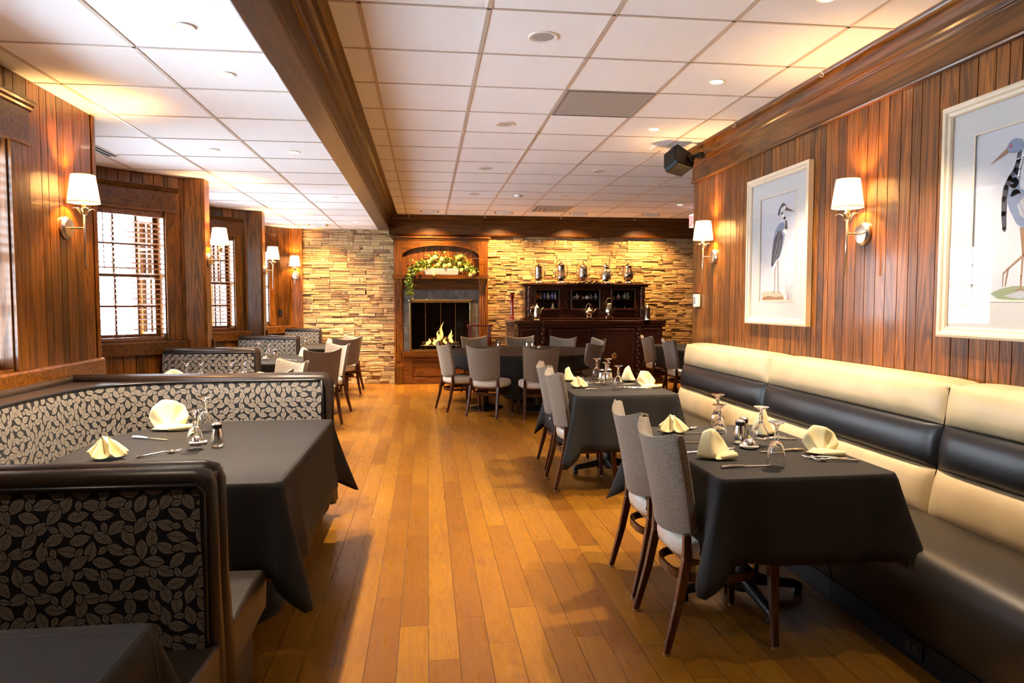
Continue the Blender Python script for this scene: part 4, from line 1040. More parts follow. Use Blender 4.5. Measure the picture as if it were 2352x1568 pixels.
# silver pots
def silver_urn(label, x, y, z, kind):
    sc_ = 1.28 if kind in 'ABCDE' else 1.1
    t = empty('silver_urn' if kind in 'ABCDE' else 'silver_coffee_pot', (x,y,z), label=label, cat='silverware', group='silver pieces on the sideboard'); t.scale = (sc_, sc_, sc_ if kind not in 'ABCDE' else 1.15)
    b = MB()
    if kind in 'ABCDE':
        ft = {'A':.085,'B':.10,'C':.08,'D':.085,'E':.085}[kind]
        b.lathe([(ft,0),(ft,.012),(ft*.85,.03),(ft*.5,.045),(ft*.45,.05)], 0, 0, 0, 20); b.build('base', M['silver'], t, smooth=40)
        b = MB()
        body = {'A': [(.02,.05),(.055,.06),(.062,.08),(.058,.11),(.056,.24),(.060,.26),(.050,.27)],
                'B': [(.02,.05),(.070,.07),(.078,.10),(.060,.14),(.055,.27),(.060,.29),(.05,.295)],
                'C': [(.02,.05),(.060,.065),(.075,.10),(.072,.15),(.066,.22),(.068,.27),(.060,.28)],
                'D': [(.02,.05),(.078,.06),(.080,.08),(.078,.19),(.070,.21),(.050,.225),(.050,.24),(.056,.26),(.04,.275)],
                'E': [(.02,.05),(.060,.06),(.082,.10),(.078,.17),(.060,.22),(.052,.26),(.056,.28),(.05,.285)]}[kind]
        b.lathe(body+[(0,body[-1][1])], 0, 0, 0, 24); b.build('body', M['silver'], t, smooth=45)
        h = body[-1][1]
        b = MB(); b.lathe([(body[-1][0],h),(.04,h+.015),(.015,h+.03),(.008,h+.04),(.012,h+.05),(0,h+.06)], 0, 0, 0, 16); b.build('lid', M['silver'], t, smooth=45)
        b = MB(); rr = {'A':.085,'B':.085,'C':.09,'D':.05,'E':.075}[kind]; hh = {'A':.16,'B':.10,'C':.12,'D':.12,'E':.10}[kind]; n_ = 14
        b.tube([(-rr,0,.10),(-rr*1.05,0,h*.8)]+[(-rr*math.cos(PI*k_/n_), 0, h*.9+hh*math.sin(PI*k_/n_)) for k_ in range(n_+1)]+[(rr*1.05,0,h*.8),(rr,0,.10)], .0045, 6)
        b.build('bail_handle', M['silver'], t, smooth=True)
        for s_ in (-1,1):
            b = MB(); b.tube([(s_*.055,0,.20),(s_*.088,0,.21),(s_*.092,0,.15),(s_*.07,0,.10)], .006, 6); b.build('side_handle', M['silver'], t, smooth=True)
    elif kind == 'P':
        b.lathe([(.060,0),(.063,.01),(.052,.02),(.060,.04),(.058,.10),(.048,.18),(.045,.20),(.05,.205),(.035,.225),(.012,.245),(.006,.27),(0,.28)], 0, 0, 0, 22); b.build('body', M['silver'], t, smooth=45)
        b = MB(); b.tube([(-.045,0,.19),(-.09,0,.21),(-.105,0,.15),(-.09,0,.09),(-.055,0,.06)], .007, 7); b.build('handle', M['silver'], t, smooth=True)
        b = MB(); b.tube([(.05,0,.11),(.075,0,.15),(.085,0,.19),(.11,0,.205)], [.016,.012,.009,.008], 8); b.build('spout', M['silver'], t, smooth=True)
    elif kind == 'K':
        for k_ in range(4):
            b = MB(); a = PI/4+k_*PI/2; b.tube([(.075*math.cos(a),.06*math.sin(a),.004),(.06*math.cos(a),.05*math.sin(a),.03),(.035*math.cos(a),.03*math.sin(a),.05),(.065*math.cos(a),.05*math.sin(a),.12)], .005, 6); b.build('leg', M['silver'], t, smooth=True)
        b = MB(); b.lathe([(.045,.045),(.05,.05),(.045,.06)], 0, 0, 0, 16); b.build('burner_tray', M['silver'], t, smooth=40)
        b = MB(); b.sphere((0,0,.135), .072,.072,.055, 18, 10); b.lathe([(.03,.18),(.03,.19),(.008,.20),(0,.215)], 0, 0, 0, 12); b.build('body', M['silver'], t, smooth=True)
        b = MB(); b.tube([(.06,0,.12),(.09,0,.15),(.11,0,.18)], [.012,.009,.007], 8); b.build('spout', M['silver'], t, smooth=True)
        b = MB(); b.tube([(-.055*math.cos(PI*k_/12),0,.175+.095*math.sin(PI*k_/12)) for k_ in range(13)], .005, 6); b.build('bail_handle', M['silver'], t, smooth=True)
    elif kind == 'S':
        for k_ in range(4):
            b = MB(); a = PI/4+k_*PI/2; b.tube([(.09*math.cos(a),.06*math.sin(a),.005),(.065*math.cos(a),.05*math.sin(a),.055),(.04*math.cos(a),.03*math.sin(a),.07)], .006, 6); b.build('leg', M['silver'], t, smooth=True)
        b = MB(); b.lathe([(.05,.065),(.055,.075),(.03,.09),(.03,.11),(.075,.12),(.078,.14),(.065,.20),(.050,.25),(.045,.27),(.03,.28),(0,.285)], 0, 0, 0, 20); b.build('body', M['silver'], t, smooth=45)
        b = MB(); b.tube([(-.045,0,.25),(-.05,0,.32),(-.02,0,.36),(.02,0,.36),(.05,0,.32)], .005, 6); b.build('handle', M['silver'], t, smooth=True)
    elif kind == 'T':
        b.lathe([(.058,0),(.058,.01),(.048,.02),(.050,.20),(.055,.21),(.03,.235),(.008,.25),(.010,.262),(0,.275)], 0, 0, 0, 20); b.build('body', M['silver'], t, smooth=45)
        b = MB(); b.tube([(.048,0,.17),(.08,0,.18),(.085,0,.12),(.05,0,.06)], .006, 6); b.build('handle', M['silver'], t, smooth=True)
    return t
for kd, x, lb in (('A',2.03,'leftmost silver urn on top of the sideboard, tall hooped handle'), ('B',2.45,'second silver urn from the left on top of the sideboard, wide square foot'), ('C',2.86,'middle silver urn on the sideboard, behind the carved crest'), ('D',3.29,'fourth silver urn on the sideboard, domed lid and plain barrel body'), ('E',3.71,'rightmost silver urn on top of the sideboard, pot bellied')):
    silver_urn(lb, x, 12.68, 1.83, kd)
for kd, x, lb in (('P',1.95,'silver coffee pot with curved handle at the left end of the sideboard counter'), ('K',2.90,'silver tea kettle on a footed stand in the middle of the counter'), ('S',3.27,'tall silver hot water urn on claw legs right of the kettle'), ('T',3.98,'slim silver pitcher at the right end of the sideboard counter')):
    silver_urn(lb, x, 12.36, 1.16, kd)
# turned post on a slim stand left of the sideboard
t = empty('turned_wood_stand', (1.60,12.70,0), label='reddish turned wooden post on a slim stand just left of the sideboard', cat='stand')
t.location.x = 1.50; t.location.y = 12.55
b = MB(); b.box(-.08,.06,-.10,.10,0,1.12); b.box(-.10,.06,-.12,.12,1.12,1.17); b.build('pedestal', M['stone'], t, bevel=.006)
b = MB(); b.lathe([(.045,1.17),(.045,1.20),(.03,1.22),(.034,1.28),(.024,1.40),(.028,1.55),(.040,1.60),(.030,1.61),(.046,1.64),(.046,1.66)], .03, 0, 0, 16); b.build('turned_post', M['redwood'], t, smooth=45)
# wooden high chair by the fireplace
t = empty('wooden_high_chair', (.90,12.05,0), label='dark red wooden high chair frame standing in front of the fireplace', cat='high chair')
for sx in (-1,1):
    for sy in (-1,1):
        b = MB(); b.obox((sx*.20,sy*.20,0), (sx*.165,sy*.13,1.09), .03, .03); b.build('leg', M['redwood'], t, bevel=.004)
b = MB(); b.box(-.22,.22,-.15,-.11,1.07,1.10); b.box(-.22,-.18,-.15,.17,1.06,1.085); b.box(.18,.22,-.15,.17,1.06,1.085); b.box(-.22,.22,.12,.15,.80,.83); b.build('top_rail', M['redwood'], t, bevel=.006)
b = MB(); b.box(-.17,.17,-.14,.14,.52,.55); b.build('seat', M['redwood'], t, bevel=.006)
b = MB(); b.box(-.19,.19,-.18,-.16,.28,.31); b.box(-.19,.19,.16,.18,.28,.31); b.box(-.20,-.17,-.17,.17,.24,.27); b.box(.17,.20,-.17,.17,.24,.27); b.build('stretcher', M['redwood'], t, bevel=.003)

# ================================================================== CHAIRS
def make_chair():
    """local: rear feet on x=0, faces +x"""
    t = empty('dining_chair', label='x', cat='chair')
    # upholstered shell
    W0, W1 = .42, .47
    def P(u, v, off):
        y = (u-.5)*2; w = (W0+(W1-W0)*v)/2
        zt = .930-.045*(1-y*y)**1.0+.0; zb = .475+.030*y*y
        z = zb+(zt-zb)*v
        bow = .062*(1-y*y)
        xr = .095-.078*v+.02*(v*(1-v))   # lean
        return Vector((xr+.022-bow+off, y*w, z))
    b = MB(); NU, NV = 14, 8; th = .045
    idx = {}
    vs = []
    for s_ in (0, 1):
        for j in range(NV+1):
            for i in range(NU+1):
                idx[(s_,i,j)] = len(vs); vs.append(P(i/NU, j/NV, -th/2 if s_ == 0 else th/2))
    fs = []
    for j in range(NV):
        for i in range(NU):
            fs.append((idx[0,i,j], idx[0,i,j+1], idx[0,i+1,j+1], idx[0,i+1,j])); fs.append((idx[1,i,j], idx[1,i+1,j], idx[1,i+1,j+1], idx[1,i,j+1]))
    for i in range(NU):
        fs.append((idx[0,i,0], idx[0,i+1,0], idx[1,i+1,0], idx[1,i,0])); fs.append((idx[0,i,NV], idx[1,i,NV], idx[1,i+1,NV], idx[0,i+1,NV]))
    for j in range(NV):
        fs.append((idx[0,0,j], idx[1,0,j], idx[1,0,j+1], idx[0,0,j+1])); fs.append((idx[0,NU,j], idx[0,NU,j+1], idx[1,NU,j+1], idx[1,NU,j]))
    b.add(vs, fs); bk = b.build('backrest', M['fabric'], t, smooth=True, bevel=.012, seg=3)
    b = MB()
    L = [P(0, v/8, -th/2+.0005) for v in range(9)]; b.tube([p+Vector((.004,-.001,0)) for p in L], .0035, 6)
    L = [P(1, v/8, -th/2+.0005) for v in range(9)]; b.tube([p+Vector((.004,.001,0)) for p in L], .0035, 6)
    b.tube([P(u/14, 1, -th/2)+Vector((.003,0,.0)) for u in range(15)], .0035, 6); b.build('welt', M['fabric'], bk, smooth=True)
    # seat cushion
    b = MB(); n = 32
    def se(a, rx, ry, e=.62): c_, s_ = math.cos(a), math.sin(a); return (math.copysign(abs(c_)**e, c_)*rx, math.copysign(abs(s_)**e, s_)*ry)
    pr = [(.90,.385),(.98,.395),(1.0,.42),(1.0,.445),(.96,.468),(.86,.480),(.6,.486),(.3,.488),(0.001,.488)]
    vs = []; fs = []
    for r_, z in pr:
        for k_ in range(n):
            x, y = se(2*PI*k_/n, .228*r_, .232*r_); vs.append((.285+x, y*(1+.06*(x/.23)), z))
    for j in range(len(pr)-1):
        for k_ in range(n): k2 = (k_+1) % n; fs.append((j*n+k_, j*n+k2, (j+1)*n+k2, (j+1)*n+k_))
    fs.append(tuple(range(n-1,-1,-1))); fs.append(tuple((len(pr)-1)*n+k_ for k_ in range(n)))
    b.add(vs, fs); b.build('seat', M['chairseat'], t, smooth=60)
    for sy in (-1,1):
        b = MB()
        b.obox((.0,sy*.215,.012), (.055,sy*.205,.22), .026, .026, 0, .2, (.034,.032)); b.obox((.055,sy*.205,.22), (.090,sy*.198,.40), .034, .032, 0, .2, (.038,.034)); b.obox((.090,sy*.198,.40), (.088,sy*.196,.50), .038, .034, 0, .2, (.030,.028))
        lg = b.build('leg', M['cherry'], t, bevel=.003)
        b = MB(); b.lathe([(.014,0),(.014,.010),(.008,.014)], 0, sy*.215, 0, 12); b.build('glide', M['nickel'], lg)
        b = MB(); b.obox((.475,sy*.217,.012), (.462,sy*.205,.39), .026, .026, 0, .7, (.042,.040)); lg = b.build('leg', M['cherry'], t, bevel=.003)
        b = MB(); b.lathe([(.014,0),(.014,.010),(.008,.014)], .475, sy*.217, 0, 12); b.build('glide', M['nickel'], lg)
    b = MB()
    for k_ in range(40):
        a0, a1 = 2*PI*k_/40, 2*PI*(k_+1)/40
        q = []
        for a in (a0, a1):
            x, y = se(a, 1, 1, .75)
            for r_ in (0, 1): q.append((.262+x*(.205-.014*r_), y*(.195-.014*r_)))
        z0, z1 = .285, .32
        o0, i0, o1, i1 = q
        b.add([(*o0,z0),(*o1,z0),(*o1,z1),(*o0,z1),(*i0,z0),(*i1,z0),(*i1,z1),(*i0,z1)], [(0,1,2,3),(5,4,7,6),(3,2,6,7),(1,0,4,5)])
    b.build('stretcher_ring', M['cherry'], t)
    b = MB(); b.box(.09,.46,-.19,.19,.365,.388); b.build('seat_frame', M['cherry'], t)
    return t
chair = make_chair()
CHG = 'upholstered dining chairs'
CHAIRS = [
 (.98, 2.955, 0, 'grey upholstered chair nearest the camera at the front right table'),
 (1.01, 3.515, 0, 'grey upholstered chair second from camera, tucked beside the nearest one'),
 (.985, 5.52, 0, 'grey chair at the near end of the second right table, white seat showing'),
 (1.02, 6.18, 0, 'grey chair behind another at the far end of the second right table'),
 (.19, 9.51, R(20), 'grey chair leftmost at the round table, seen from its side'),
 (.68, 8.845, R(58), 'grey chair, back to the camera, at front left of the round table'),
 (1.42, 8.60, R(92), 'grey chair, back to the camera, at front centre of the round table'),
 (2.33, 9.38, R(139), 'grey chair at front right of the round table, angled to the left'),
 (2.68, 10.62, R(190), 'grey chair at the right of the round table, behind the angled one'),
 (2.22, 11.20, R(232), 'grey chair behind the round table in front of the sideboard doors'),
 (1.55, 11.62, R(268), 'grey chair behind the round table, just below the left end of the sideboard'),
 (.76, 11.58, R(292), 'grey chair behind the round table below the red wooden high chair'),
 (3.60, 11.30, R(2), 'grey chair farther of two at the far right table by the sideboard end'),
 (3.55, 10.10, R(2), 'grey chair closer of two at the far right table behind the banquette'),
 (-1.25, 5.72, R(130), 'grey chair just poking above the near booth divider on the left'),
 (-1.25, 6.90, R(225), 'white-lit grey chair facing the window, first beyond the near left booth'),
 (-1.20, 8.42, R(122), 'grey woven chair back seen from behind, second of the left aisle row'),
 (-1.17, 9.72, R(225), 'grey chair facing the window, third of the left aisle row'),
 (-1.24, 11.25, R(122), 'grey chair back seen from behind near the stone wall, fourth of the left aisle row'),
 (-1.22, 12.20, R(225), 'grey chair at the far end of the left aisle row against the stone wall'),
]
for x, y, a, lb in CHAIRS:
    place(chair, USED, (x, y, 0), a, lb, CHG)

# ================================================================== TABLES
def cloth(name, bnd, lens, ztop, cen, fold, label, loc, rz=0, seed=0, group='black tablecloths'):
    """bnd: list of (x,y,nx,ny) closed boundary; lens: overhang per point; fold: outward fold offset per point at the hem"""
    n = len(bnd); rs = random.Random(seed); vs = []; fs = []
    vs.append((cen[0], cen[1], ztop))
    rings = [('t', .55), ('t', .97)]
    for _, s_ in rings:
        for (x, y, nx, ny) in bnd: vs.append((cen[0]+(x-cen[0])*s_, cen[1]+(y-cen[1])*s_, ztop))
    rows = [0, .02, .06, .14, .26, .40, .55, .70, .85, 1.0]
    ph = rs.uniform(0, 6)
    for t_ in rows:
        for i, (x, y, nx, ny) in enumerate(bnd):
            L = lens[i]; d = L*t_; fl = .004+.035*t_+fold[i]*(t_**1.15)
            fl += .006*t_*math.sin(i*.7+ph)
            if t_ == 0: dx, dz = 0, 0
            elif t_ == .02: dx, dz = .004, .004
            else: dx, dz = .006+fl, -math.sqrt(max(0, d*d-fl*fl*.8))-.004
            if t_ == .02: dz = -.004
            vs.append((x+nx*dx, y+ny*dx, ztop+dz))
    for i in range(n): fs.append((0, 1+i, 1+(i+1) % n))
    for r_ in range(len(rings)+len(rows)-1):
        for i in range(n):
            i2 = (i+1) % n; a = 1+r_*n; fs.append((a+i, a+n+i, a+n+i2, a+i2))
    b = MB(); b.add(vs, fs); o = b.build(name, M['linen'], smooth=60)
    md = o.modifiers.new('s', 'SOLIDIFY'); md.thickness = .0025; md.offset = -1
    o.location = loc; o.rotation_euler = (0,0,rz)
    return tag(o, label, 'tablecloth', group)
def rect_bnd(w, d, r=.03, nc=9, ns=16, over=.34, cfold=.13, clen=1.36, ripple=.018, seed=0, rl=None):
    """rectangle w x d; rl = bigger corner radius on the -x side"""
    B = []; L = []; F = []; rs = random.Random(seed)
    cs = [(w/2,-d/2,-90),(w/2,d/2,0),(-w/2,d/2,90),(-w/2,-d/2,180)]
    for ci, (cx, cy, a0) in enumerate(cs):
        rr = rl if (rl and ci >= 2) else r; big = rl and ci >= 2
        ccx = cx-math.copysign(rr, cx); ccy = cy-math.copysign(rr, cy)
        for k_ in range(nc+1):
            u = k_/nc; a = R(a0+90*u); g = math.sin(PI*u)
            B.append((ccx+rr*math.cos(a), ccy+rr*math.sin(a), math.cos(a), math.sin(a)))
            tr_ = 1-abs(2*u-1); L.append(over*(1+((clen-1)*(tr_**1.1) if not big else .08*g))); F.append((cfold*(.75*tr_**1.3+.25*g)+.012) if not big else .02+.02*math.cos(k_*2.1))
        nx_, ny_, a1 = cs[(ci+1) % 4]; rr2 = rl if (rl and (ci+1) % 4 >= 2) else r
        ex = nx_-math.copysign(rr2, nx_); ey = ny_-math.copysign(rr2, ny_)
        p0 = (ccx+rr*math.cos(R(a0+90)), ccy+rr*math.sin(R(a0+90))); p1 = (ex+rr2*math.cos(R(a0+90)), ey+rr2*math.sin(R(a0+90)))
        ph = rs.uniform(0,6)
        for k_ in range(1, ns):
            u = k_/ns; a = R(a0+90); ln = math.hypot(p1[0]-p0[0], p1[1]-p0[1])
            B.append((p0[0]+(p1[0]-p0[0])*u, p0[1]+(p1[1]-p0[1])*u, math.cos(a), math.sin(a)))
            dc = min(u, 1-u)*ln
            L.append(over*(1+.02*math.sin(u*5+ph)-.10*math.exp(-(dc/.05)**2)*0)); F.append(.012-.030*math.exp(-((dc-.09)/.05)**2)+ripple*math.cos(dc*2*PI/.21+ph*.2)*math.exp(-dc/.35))
    return B, L, F
def pedestal(label, loc, group, kind='cross', top=(.7,1.0), h=.735, r=.26):
    t = empty('pedestal_table', loc, label=label, cat='table', group=group)
    b = MB()
    if kind == 'round': b.lathe([(0,h),(top[0],h),(top[0],h+.022),(0,h+.022)], n=48)
    else: b.box(-top[0]/2, top[0]/2, -top[1]/2, top[1]/2, h, h+.022)
    b.build('table_top', M['mahog'], t, bevel=.004)
    b = MB(); b.lathe([(.042,.04),(.040,h-.03),(.042,h-.02)], n=20); b.lathe([(.16,h-.02),(.16,h)], n=20); b.build('column', M['iron'], t, smooth=40)
    if kind == 'cross':
        b = MB()
        for k_ in range(4):
            a = k_*PI/2; c_, s_ = math.cos(a), math.sin(a)
            b.tube([(c_*.03,s_*.03,.10),(c_*.10,s_*.10,.085),(c_*.20,s_*.20,.066),(c_*.27,s_*.27,.056),(c_*.30,s_*.30,.045),(c_*.305,s_*.305,.03)], [.036,.030,.024,.023,.021,.018], 10)
            b.lathe([(.020,0),(.020,.02),(.015,.03)], c_*.295, s_*.295, 0, 12)
        b.lathe([(.055,.06),(.055,.13),(.042,.17)], n=20); b.build('cross_base', M['iron'], t, smooth=40)
    else:
        b = MB(); b.lathe([(r,0),(r,.012),(r*.93,.022),(r*.3,.04),(.06,.06),(.045,.09)], n=40); b.build('disc_base', M['iron'], t, smooth=40)
    return t
TZ = .765
def rect_table(x0, x1, y0, y1, lb, clb, over=.34, seed=1, base=None, **kw):
    cx_, cy_ = (x0+x1)/2, (y0+y1)/2; w, d = x1-x0, y1-y0
    pedestal(lb, (base or (cx_, cy_))+(0,), 'pedestal tables', 'cross', (w-.02, d-.02))
    B, L, F = rect_bnd(w, d, over=over, seed=seed, **kw)
    return cloth('tablecloth', B, L, TZ, (0,0), F, clb, (cx_, cy_, 0), 0, seed)
rect_table(1.15, 1.915, 2.63, 3.80, 'black cross-footed pedestal table nearest the camera by the banquette', 'black tablecloth on the front right table', .345, 3, base=(1.55, 3.26))
rect_table(1.12, 1.92, 5.17, 6.42, 'black cross-footed pedestal table, second along the banquette', 'black tablecloth on the second table along the banquette', .42, 5, base=(1.56, 5.86))
rect_table(3.78, 4.60, 9.85, 11.6, 'pedestal table at the far right beyond the banquette', 'black tablecloth on the far right table beside the sideboard end', .34, 6)
# big round table: square cloth on a round top
RC = (1.43, 10.28); RR = 1.16
for (x, y, lb) in ((.82,9.83,'left'), (1.52,9.50,'front right'), (1.45,10.38,'rear')):
    if lb == 'left':
        t = pedestal('large round table on black disc pedestals in front of the fireplace', (RC[0], RC[1], 0), 'pedestal tables', 'round', (RR-.02,), r=.01)
        for c_ in [c_ for c_ in t.children if c_.name.startswith(('column','disc_base'))]: bpy.data.objects.remove(c_)
    b = MB(); b.lathe([(.042,.04),(.040,.72)], x-RC[0], y-RC[1], 0, 20); b.build('column', M['iron'], t, smooth=40)
    b = MB(); b.lathe([(.25,0),(.25,.012),(.23,.022),(.08,.04),(.045,.07)], x-RC[0], y-RC[1], 0, 40); b.build('disc_base', M['iron'], t, smooth=40)
B, L, F = [], [], []; hs = 1.36
for k_ in range(160):
    a = 2*PI*k_/160; c_, s_ = math.cos(a), math.sin(a)
    aa = a+R(12)+PI/4; e = hs/max(abs(math.cos(aa)), abs(math.sin(aa)))
    B.append((RR*c_, RR*s_, c_, s_)); ln = max(.20, min(.56, e-RR)); L.append(ln)
    F.append(.02+.045*math.cos(8*(a+R(12)))*min(1, ln/.3)+.012*math.cos(21*a))
cloth('tablecloth', B, L, TZ, (0,0), F, 'black tablecloth on the large round table, corner hanging at the front', (RC[0], RC[1], 0), 0, 9)
# booth tables
def booth_table(cx_, cy_, w, d, lb, clb, seed, over=.36, base=None):
    pedestal(lb, (base or (cx_+.0, cy_))+(0,), 'booth tables', 'disc', (w-.3, d-.4), r=.30)
    B, L, F = rect_bnd(w, d, over=over, seed=seed, rl=min(.55, d/2-.1), clen=1.42, cfold=.15)
    cloth('tablecloth', B, L, TZ, (0,0), F, clb, (cx_, cy_, 0), 0, seed)
booth_table(-1.11, 3.54, 1.08, 1.50, 'pedestal table on a black disc base in the near left booth', 'dark tablecloth with creases on the near left booth table', 14, base=(-.99, 3.45))
booth_table(-1.15, .86, 1.11, 1.44, 'pedestal table in the front left corner of the picture', 'dark tablecloth at the bottom left corner of the picture', 15)
booth_table(-1.98, 6.32, 1.10, 1.50, 'pedestal table in the nearest window bay, behind the near booth', 'tablecloth on the table in the nearest window bay', 16)
booth_table(-2.02, 9.08, 1.10, 1.50, 'pedestal table in the middle window bay', 'brown-looking tablecloth on the table in the middle window bay', 17)
booth_table(-2.05, 11.78, 1.10, 1.50, 'pedestal table in the last window bay', 'tablecloth on the table in the last window bay by the stone wall', 18)

# ================================================================== BANQUETTE on the right wall
def banquette(y0, y1, label):
    t = empty('banquette_section', (2.3,(y0+y1)/2,0), label=label, cat='bench', group='banquette sections along the right wall')
    L = (y1-y0)/2
    # key points of the back profile (x,z), front side
    K = [(2.46,.395), (2.505,.640), (2.538,.862), (2.565,1.062)]
    b = MB(); b.prism([(K[0][0]+.03,.10),(K[0][0]+.03,.40),(K[3][0]+.02,1.05),(2.79,1.055),(2.79,.10)], -L+.002, L-.002, 'y')
    b.v = [(v[0]-2.3, v[1], v[2]) for v in b.v]; b.build('back_shell', M['brownv'], t)
    def pad(name, a, c_, mt, th, top=False):
        nx_, nz = -(c_[1]-a[1]), (c_[0]-a[0]); q = math.hypot(nx_, nz); nx_, nz = nx_/q, nz/q
        def fn(u, v):
            y = -L+.003+(2*L-.006)*u
            e = (1-abs(2*u-1)**10)**.5*(1-abs(2*v-1)**(3.2))**.55
            o_ = -.006+th*e
            return (a[0]+(c_[0]-a[0])*v+nx_*o_-2.3, y, a[1]+(c_[1]-a[1])*v+nz*o_)
        b = MB(); us = [0,.01,.03,.06,.12,.25,.5,.75,.88,.94,.97,.99,1]; vv = [0,.03,.08,.16,.3,.5,.7,.84,.92,.97,1]
        vs = [fn(u, v) for v in vv for u in us]; n = len(us); fs = [(j*n+i, j*n+i+1, (j+1)*n+i+1, (j+1)*n+i) for j in range(len(vv)-1) for i in range(n-1)]
        b.add(vs, fs); return b.build(name, mt, t, smooth=True)
    tag(pad('lower_back_cushion', K[0], K[1], M['cream'], .055), 'cream lower back cushion')
    tag(pad('middle_back_cushion', K[1], K[2], M['blackv'], .055), 'black middle back band')
    tag(pad('upper_back_cushion', K[2], K[3], M['cream'], .045), 'cream upper back cushion')
    b = MB(); 
    def tp(u, v):
        y = -L+.003+(2*L-.006)*u; e = (1-abs(2*u-1)**12)**.5
        a = PI*v; return (2.675-.115*math.cos(a)-2.3, y, 1.045+.035*math.sin(a)**.7*e)
    b.grid(tp, 24, 10); tag(b.build('top_roll', M['cream'], t, smooth=True), 'cream rolled top')
    # seat with rounded nose
    P = [(2.50,.36),(2.50,.415),(2.40,.440),(2.25,.462),(2.10,.472),(2.00,.472),(1.945,.460),(1.915,.430),(1.905,.390),(1.915,.32),(1.945,.20),(1.975,.10),(2.50,.10)]
    b = MB(); b.prism([(x-2.3, z) for x, z in P], -L+.004, L-.004, 'y'); s_ = b.build('seat', M['seatv'], t, smooth=50, bevel=.006)
    b = MB(); b.box(1.965-2.3,.48,-L+.001,L-.001,0,.105); b.build('toe_kick', M['blackplastic'], t)
    return t
banquette(4.97, 6.70, 'cream and black banquette section farthest from the camera')
banquette(3.165, 4.968, 'cream and black banquette section in the middle')
bq = banquette(1.36, 3.163, 'cream and black banquette section nearest the camera, cut by the right edge')
t = empty('wall_outlet', (1.962,2.57,.062), label='black double power outlet on the banquette base at lower right', cat='outlet')
b = MB(); b.box(-.006,0,-.058,.058,-.037,.037); b.build('cover_plate', M['blackplastic'], t, bevel=.002)
b = MB(); b.lathe([(.0,-.009),(.017,-.009),(.017,-.004)], 0, -.022, 0, 16, axis='x'); b.lathe([(.0,-.009),(.017,-.009),(.017,-.004)], 0, .022, 0, 16, axis='x'); b.build('socket', M['iron'], t)
t = empty('wall_outlet', (-2.545,12.70,1.30), R(45), label='black power outlet on the planks between the last window and its sconce', cat='outlet')
b = MB(); b.box(-.035,.035,-.008,0,-.055,.055); b.build('cover_plate', M['blackplastic'], t, bevel=.002)
b = MB(); b.box(-.016,.016,-.011,-.007,-.035,-.008); b.box(-.016,.016,-.011,-.007,.008,.035); b.build('socket', M['iron'], t)

# ================================================================== BOOTHS on the left
def roll(b, pts, r): b.tube(pts, r, 12)
def offs(path, d):
    o = []
    for i, p in enumerate(path):
        a = Vector(path[max(0,i-1)]); c_ = Vector(path[min(len(path)-1,i+1)]); t_ = (c_-a).normalized(); o.append((p[0]+t_.y*d, p[1]-t_.x*d))
    return o
def strip(name, path, z0, z1, mt, parent, lean=0.0, puff=.012, nz=6, du=0, slant=1):
    """upholstered panel along a plan path (facing the right-hand side of the path direction)"""
    b = MB(); cum = [0]
    for a, c_ in zip(path, path[1:]): cum.append(cum[-1]+math.dist(a, c_))
    ns = []
    for i in range(len(path)):
        a = Vector(path[max(0,i-1)]); c_ = Vector(path[min(len(path)-1,i+1)]); t_ = (c_-a).normalized(); ns.append((t_.y, -t_.x))
    n = len(path); vs = []; uv = []
    for j in range(nz+1):
        v = j/nz; 
        for i in range(n):
            e = puff*(1-abs(2*v-1)**4); e += lean*(1-v)
            vs.append((path[i][0]+ns[i][0]*e, path[i][1]+ns[i][1]*e, z0+(z1-z0)*v)); uv.append((cum[i]+du, z0+(z1-z0)*v))
    fs = []; uvs = []
    for j in range(nz):
        for i in range(n-1):
            f = (j*n+i, j*n+i+1, (j+1)*n+i+1, (j+1)*n+i); fs.append(f); uvs.append([uv[k_] for k_ in f])
    b.add(vs, fs, uvs=uvs); return b.build(name, mt, parent, smooth=True)
